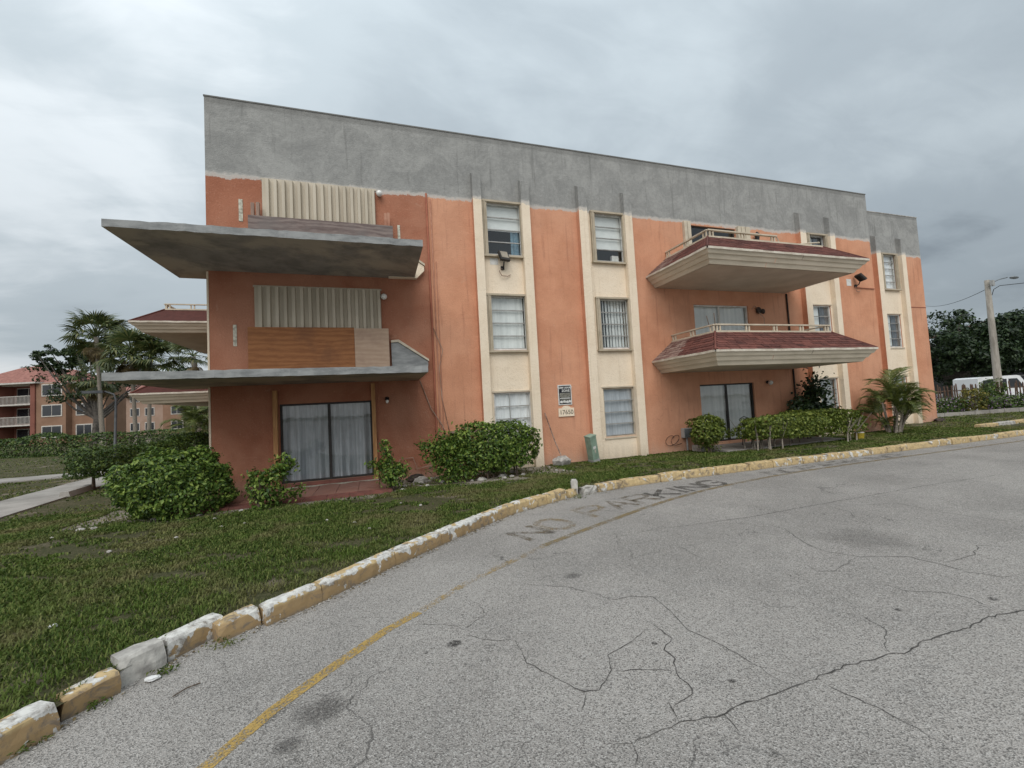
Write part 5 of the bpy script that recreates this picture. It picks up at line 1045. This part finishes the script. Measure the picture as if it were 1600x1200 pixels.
for z_ in (2.75, 5.62):
    fbox(fr, 'balcony_floor', 'farwhite', fb, -4.94, -.36, -.15, 1.99, z_ - .02, z_ + .16); rl = fbox(fr, 'balcony_rail', 'farwhite', fb, -4.94, -.36, -.12, -.06, z_ + 1.2, z_ + 1.27)
    for k in range(26): fbox(fr, 'baluster', 'farwhite', rl, -4.86 + k * .176, -4.82 + k * .176, -.11, -.07, z_ + .161, z_ + 1.199)
for z_ in (0, 2.9, 5.78): dr = fbox(fr, 'balcony_door', 'farwhite', fb, -4.5, -1.2, 1.93, 1.999, z_ + .18, z_ + 2.35); [fbox(fr, 'pane', 'darkglass', dr, a, a + 1.5, 1.90, 1.929, z_ + .22, z_ + 2.25) for a in (-4.42, -2.82)]
for z_ in (1.05, 3.95, 6.8): fwin(fr, fb, 1.25, 3.75, z_, z_ + 1.4, 0); fwin(fr, fb, 5.1, 7.1, z_, z_ + 1.4, .8)
hip(fr, fb, -9.6, .3, -.1, 8, 8.72, 11.5); hip(fr, fb, -13, 4.4, .9, 10, 8.6, 11.0)
fr2 = frame((-49.2, 93.2), .314)
fb2 = root('apartment_building', fr2(0, 0, 0), 'pale peach apartment block far behind the palm trunks', 'building')
fbox(fr2, 'wall', 'peachpale', fb2, -6, 9.2, 0, 12, -.2, 8.6); fbox(fr2, 'wall', 'peach', fb2, 9.21, 22, -1, 12, -.2, 8.6); hip(fr2, fb2, -6, 22, -1, 12, 8.8, 11.4)
for z_ in (1.0, 3.95, 6.8):
    for x_ in (-3.2, 1.9, 4.9): fwin(fr2, fb2, x_, x_ + 1.7, z_, z_ + 1.4, 0)
    for x_ in (11, 15.5): fwin(fr2, fb2, x_, x_ + 2.2, z_, z_ + 1.4, -1)
# ------------------------------------------------------------------ right hand background
fe = root('picket_fence', (33, 2.8, 0), 'rusty bronze metal picket fence with uneven pickets at the far right', 'fence')
fa, fbp = Vector((28.6, 3.65, 0)), Vector((39.5, 1.90, 0)); rr = random.Random(12); nP = 50
pk = MB().prism([(-.028, 0), (.028, 0), (.028, 1.62), (0, 1.70), (-.028, 1.62)], -.02, .02, lambda p, q, h: (p, h, q)).mesh('picket'); pk.materials.append(MT['fence'])
for k in range(nP):
    p = fa.lerp(fbp, k / (nP - 1)); piece('picket', pk, fe, (p.x, p.y, .0), (rr.uniform(-.05, .05), rr.uniform(-.05, .05), -.16), (1, 1, rr.uniform(.96, 1.05)))
for z_ in (.35, 1.36): MB().tube([fa + Vector((0, .05, z_)), fbp + Vector((0, .05, z_))], .03, 4).build('rail', 'fence', fe)
bed = root('bed_edging', (32, 1.6, 0), 'low grey concrete block edging in front of the flower bed', 'edging')
for k in range(11):
    p = Vector((28.3 + k * .98, 2.75 - k * .165, 0)); Tm = Matrix.Translation(p) @ Matrix.Rotation(-.167, 4, 'Z'); box('edging_block', 'walk', bed, 0, .96, -.12, .12, -.05, .22 + random.uniform(-.02, .02), T=Tm)
for k in range(7):
    x_ = 29.4 + k * 1.35; y_ = 3.05 - k * .22
    ob = bush('flowering_shrub', ['low lilac flowering shrub at the building end of the fence bed', 'second lilac flowering shrub from the building in the fence bed', 'tall yellow green shrub in the middle of the fence bed', 'lilac shrub just right of the yellow green shrub in the fence bed', 'lilac flowering shrub below the concrete pole in the fence bed', 'lilac shrub right of the concrete pole in the fence bed', 'last lilac shrub at the right edge of the fence bed'][k], 'shrub', (x_, y_, .5 if k != 2 else .75), (.85, .45, .42 if k != 2 else .72), 1300, .13, 'leaf_hedge' if k != 2 else 'yellowleaf', 3, 'shrubs along the fence', pw=2.2, amp=.16, base=.03)
    if k != 2:
        P, Q = bush_pts(260, (x_, y_ - .05, .52), .88, .48, .45, 2.2, .16, inner=0); kp = P[:, 2] > .25; leaves('flowers', P[kp], Q[kp], .085, 'flower', ob)['kind'] = 'stuff'
bush('flowering_shrub', 'tall leafy green shrub at the fence left of the concrete pole', 'shrub', (34.2, 2.75, 1.0), (.9, .4, .75), 1500, .15, 'leaf_hedge', 3, 'shrubs along the fence', pw=2, amp=.2, base=.03)
o = root('utility_pole', (42.1, 5.7, 0), 'tapered concrete utility pole with a cobra head street light', 'utility pole')
MB().tube([(42.3, 5.8, -.2), (42.05, 5.68, 4.5), (41.82, 5.57, 9.0)], [.235, .19, .14], 12).build('pole', 'poleconc', o, True)
MB().tube([(41.85, 5.5, 8.7), (42.6, 5.28, 9.0), (43.2, 5.1, 9.12)], .035, 8).build('lamp_arm', 'galv', o, True); MB().sphere((43.65, 4.95, 9.08), .45, .17, .1).build('lamp_head', 'galv', o, True)
MB().tube([(41.95, 5.45, 7.9), (42.15, 5.42, 8.3), (42.6, 5.28, 8.55), (44.5, 4.6, 8.65), (50, 2.6, 8.8)], .022, 6).build('service_cable', 'blackwire', o, True); box('junction_box', 'greybox', o, 41.6, 41.86, 5.2, 5.36, 8.5, 8.9)
tag(MB().tube([Vector((41.8, 5.57, 8.4)).lerp(Vector((76.5, 27, 13.2)), t_) + Vector((0, 0, -2.2 * 4 * t_ * (1 - t_) * .25)) for t_ in np.linspace(0, 1, 14)], .02, 5).build('overhead_wire', 'blackwire'), 'thin overhead wire running from the pole behind the building', 'wire')
def vehicle(name, label, O, yaw, prof, wid, glass, paint, wheels, wr=.32, group=None):
    fr = frame(O, yaw); o = root(name, fr(0, 0, .02), label, 'van' if 'van' in name else 'car', group)
    MB().prism(prof, -wid / 2, wid / 2, lambda p, q, h: fr(p, h, q)).build('body', paint, o)
    for g_ in glass:
        for s_ in (-1, 1): MB().prism(g_, wid / 2 + .003, wid / 2 + .012, lambda p, q, h: fr(p, s_ * h, q)).build('side_window', 'darkglass', o)
    for wx in wheels:
        for s_ in (-1, 1):
            c0 = Vector(fr(wx, s_ * (wid / 2 - .12), wr)); c1 = Vector(fr(wx, s_ * (wid / 2 + .03), wr)); MB().tube([c0, c1], wr, 16).build('wheel', 'tyre', o, False); MB().tube([c1, c1 + (c1 - c0).normalized() * .012], wr * .58, 12).build('rim', 'alu', o)
    return o, fr
vp = [(-2.0, .35), (-2.05, 1.1), (-1.98, 2.02), (-1.7, 2.12), (1.0, 2.14), (1.25, 2.08), (1.85, 1.25), (2.4, 1.02), (2.55, .6), (2.5, .33)]
vn, fv = vehicle('white_van', 'white van parked behind the picket fence beside the concrete pole', (45.6, 7.6), .314, vp, 1.8, [[(-1.6, 1.22), (-1.6, 1.86), (-.4, 1.9), (.2, 1.9), (.2, 1.22)], [(.34, 1.22), (.34, 1.9), (1.0, 1.9), (1.5, 1.22)]], 'carwhite', (-1.3, 1.6))
MB().prism([(-.75, 0), (.75, 0), (.66, .85), (-.66, .85)], 0, .012, lambda p, q, h: fv(1.80 - q * .66 + h, p, 1.30 + q * .88)).build('windshield', 'darkglass', vn)
tp = [(-2.3, .4), (-2.3, 2.15), (.9, 2.15), (1.1, 1.9), (1.5, 1.25), (2.3, 1.1), (2.4, .4)]
vehicle('dark_van', 'dark van parked left of the white van behind the fence', (43.6, 12.6), .314, tp, 1.9, [[(-2.0, 1.2), (-2.0, 1.8), (.7, 1.8), (1.1, 1.2)]], 'cardark', (-1.5, 1.6))
sp_ = [(-2.2, .35), (-2.25, .9), (-1.6, 1.02), (-1.0, 1.5), (.6, 1.5), (1.35, .98), (2.1, .88), (2.25, .4)]
vehicle('white_car', 'white car behind the fence at the right edge of the picture', (50.5, 4.6), .314, sp_, 1.75, [[(-1.2, 1.02), (-.85, 1.42), (-.15, 1.42), (-.15, 1.02)], [(-.05, 1.02), (-.05, 1.42), (.5, 1.42), (1.0, 1.02)]], 'carwhite', (-1.4, 1.4))
fr3 = frame((82, 27), .314)
wb = root('white_building', fr3(0, 0, 0), 'low white building with a black awning band behind the banyans', 'building')
fbox(fr3, 'wall', 'whitewall', wb, -14, 26, 0, 10, -.2, 5.4); fbox(fr3, 'awning', 'blackroof', wb, -14, 26, -1.5, -.01, 2.35, 2.95)
for k in range(9): fbox(fr3, 'opening', 'darkglass', wb, -13 + k * 4.3, -10.2 + k * 4.3, -.03, -.002, .2, 2.2)
fr4 = frame((112, 35), .314); bb = root('brown_roofed_building', fr4(0, 0, 0), 'brown roofed building peeking over the banyans at the right edge', 'building')
fbox(fr4, 'wall', 'brownroof', bb, 1, 30, 0, 12, 0, 11.6); MB().add([fr4(-1, -1, 11.6), fr4(31, -1, 11.6), fr4(31, 13, 11.6), fr4(-1, 13, 11.6), fr4(8, 6, 14.5), fr4(25, 6, 14.5)], [(0, 1, 5, 4), (1, 2, 5), (2, 3, 4, 5), (3, 0, 4)]).build('roof', 'brownroof', bb)

# ------------------------------------------------------------------ grass
def grass(n, region, size):
    X = RNG.uniform(region[0], region[1], n); Y = RNG.uniform(region[2], region[3], n); return X, Y
parts = []
for nn_, reg in ((430000, (-7.5, 4, -10.5, 0)), (200000, (3, 22, -4, 0)), (110000, (-26, -4, -8, 12)), (50000, (20, 36, -4, 3)), (60000, (-40, -8, 8, 32))):
    parts.append(np.c_[grass(nn_, reg, 0)])
XY = np.vstack(parts); X, Y = XY[:, 0], XY[:, 1]; dist = np.hypot(X - CAM.x, Y - CAM.y)
lmA = lambda x_, y_, fr_, sd: sum(np.sin(x_ * a * fr_ + y_ * b * fr_ + c) for a, b, c in [(random.Random(sd + i).uniform(-1, 1), random.Random(sd + 50 + i).uniform(-1, 1), random.Random(sd + 99 + i).uniform(0, 6)) for i in range(8)]) / 4
dens = lmA(X, Y, 2.2, 1) * .5 + lmA(X, Y, 7, 2) * .4 + lmA(X, Y, 19, 3) * .3
keep = (Y > kerby(X) + .16) & (dens > -.26 + RNG.normal(0, .16, len(X)))
keep &= ~((X > X0 - .05) & (X < X1) & (Y > -.12)) & ~((X > RX0 - .1) & (X < RX1) & (Y > RY - .1)) & ~((X > -3.95) & (X < .34) & (Y > -2.1)) & ~((X > 10.3) & (X < 15.7) & (Y > -1.55))
strip = (X > -5.6) & (X < 4.9) & (Y > np.where(X < .6, -2.45, -1.95) + .3 * np.sin(X * 2.3) + .2 * np.sin(X * 5.1) + RNG.normal(0, .12, len(X))) & (Y < 1.0); keep &= ~(strip & (RNG.random(len(X)) < .9))
cxw = np.interp(Y, [c[1] for c in cl_], [c[0] for c in cl_]); keep &= ~((np.abs(X - cxw) < .84) & (Y > -4.3)) & ~((X < -10) & (Y > 8.8 + .0) & (Y < 11.0 + np.maximum(0, (-14 - X)) * .14) & (Y > 8.8))
keep &= RNG.random(len(X)) < np.clip(6.5 / dist, .25, 1) ** .8
X, Y, dist, dens = X[keep], Y[keep], dist[keep], dens[keep]; n = len(X)
hgt = RNG.uniform(.024, .054, n) * (1 + .25 * dens) * np.where(RNG.random(n) < .03, 1.6, 1); wdt = np.clip(.0042 * dist / 4.0, .0045, .02) * RNG.uniform(.8, 1.3, n)
az = RNG.uniform(0, 2 * PI, n); lean = RNG.uniform(.2, 1.1, n); dx, dy = np.cos(az), np.sin(az); Z = lawnz(X, Y) + .002
p0 = np.c_[X - dy * wdt, Y + dx * wdt, Z]; p1 = np.c_[X + dy * wdt, Y - dx * wdt, Z]
mx_, my_ = X + dx * hgt * lean * .4, Y + dy * hgt * lean * .4; zm = Z + hgt * .62
p2 = np.c_[mx_ + dy * wdt * .8, my_ - dx * wdt * .8, zm]; p3 = np.c_[mx_ - dy * wdt * .8, my_ + dx * wdt * .8, zm]; p4 = np.c_[X + dx * hgt * lean, Y + dy * hgt * lean, Z + hgt * np.clip(1.05 - lean * .35, .4, 1)]
Vg = np.stack([p0, p1, p2, p3, p4], 1).reshape(-1, 3); b0 = np.arange(n)[:, None] * 5; Fg = np.concatenate([b0 + [0, 1, 2], b0 + [0, 2, 3], b0 + [3, 2, 4]], 1).reshape(-1, 3)
go = link('grass', npmesh('grass', Vg, Fg, 'grass')); tag(go, 'patchy green lawn grass between the kerb and the building', 'grass', kind='stuff')
# weeds sprouting along the kerb foot
rr = random.Random(17)
for i, (x_, y_, s_) in enumerate(((-1.92, -8.32, .05), (-1.30, -7.80, .07), (-1.62, -8.05, .05), (-2.1, -8.62, .05), (3.72, -4.42, .09))):
    k = 70; P = np.c_[RNG.normal(x_, s_, k), RNG.normal(y_, s_ * .6, k), RNG.uniform(.005, s_ * .9, k)]
    ob = root('kerb_weed', (x_, y_, 0), ['weed growing in the gap between the two lowest left kerb stones', 'weed at the foot of the kerb below the tilted short kerb stone', 'weed below the bare grey kerb stone', 'weed at the foot of the lowest left kerb stone', 'weed by the upright broken kerb stone'][i], 'weed', 'weeds along the kerb'); leaves('foliage', P, RNG.normal(size=(k, 3)) + [0, 0, .5], .035, 'grass', ob, .3)
k = 900; xk = RNG.uniform(-2.4, 9, k) ** 1; xk = np.where(RNG.random(k) < .55, RNG.uniform(-2.2, 2.5, k), xk); yk = kerby(xk) - np.abs(RNG.normal(0, .09, k)) - .01
Pk = np.c_[xk, yk, np.full(k, .006)]; tag(leaves('kerb_grit', Pk, np.c_[RNG.normal(0, .2, (k, 2)), np.ones(k)], RNG.uniform(.006, .03, k), 'stone', None, .7), 'pale grit and paint flakes along the kerb foot', 'grit', kind='stuff')
k = 500; xk = RNG.uniform(-2.2, 5, k); yk = kerby(xk) - np.abs(RNG.normal(0, .07, k)) - .01
tag(leaves('leaf_litter', np.c_[xk, yk, np.full(k, .008)], np.c_[RNG.normal(0, .3, (k, 2)), np.ones(k)], RNG.uniform(.015, .035, k), 'frond_dry', None, .5), 'dry leaf litter scattered along the kerb foot', 'leaf litter', kind='stuff')
print('grass blades', n)
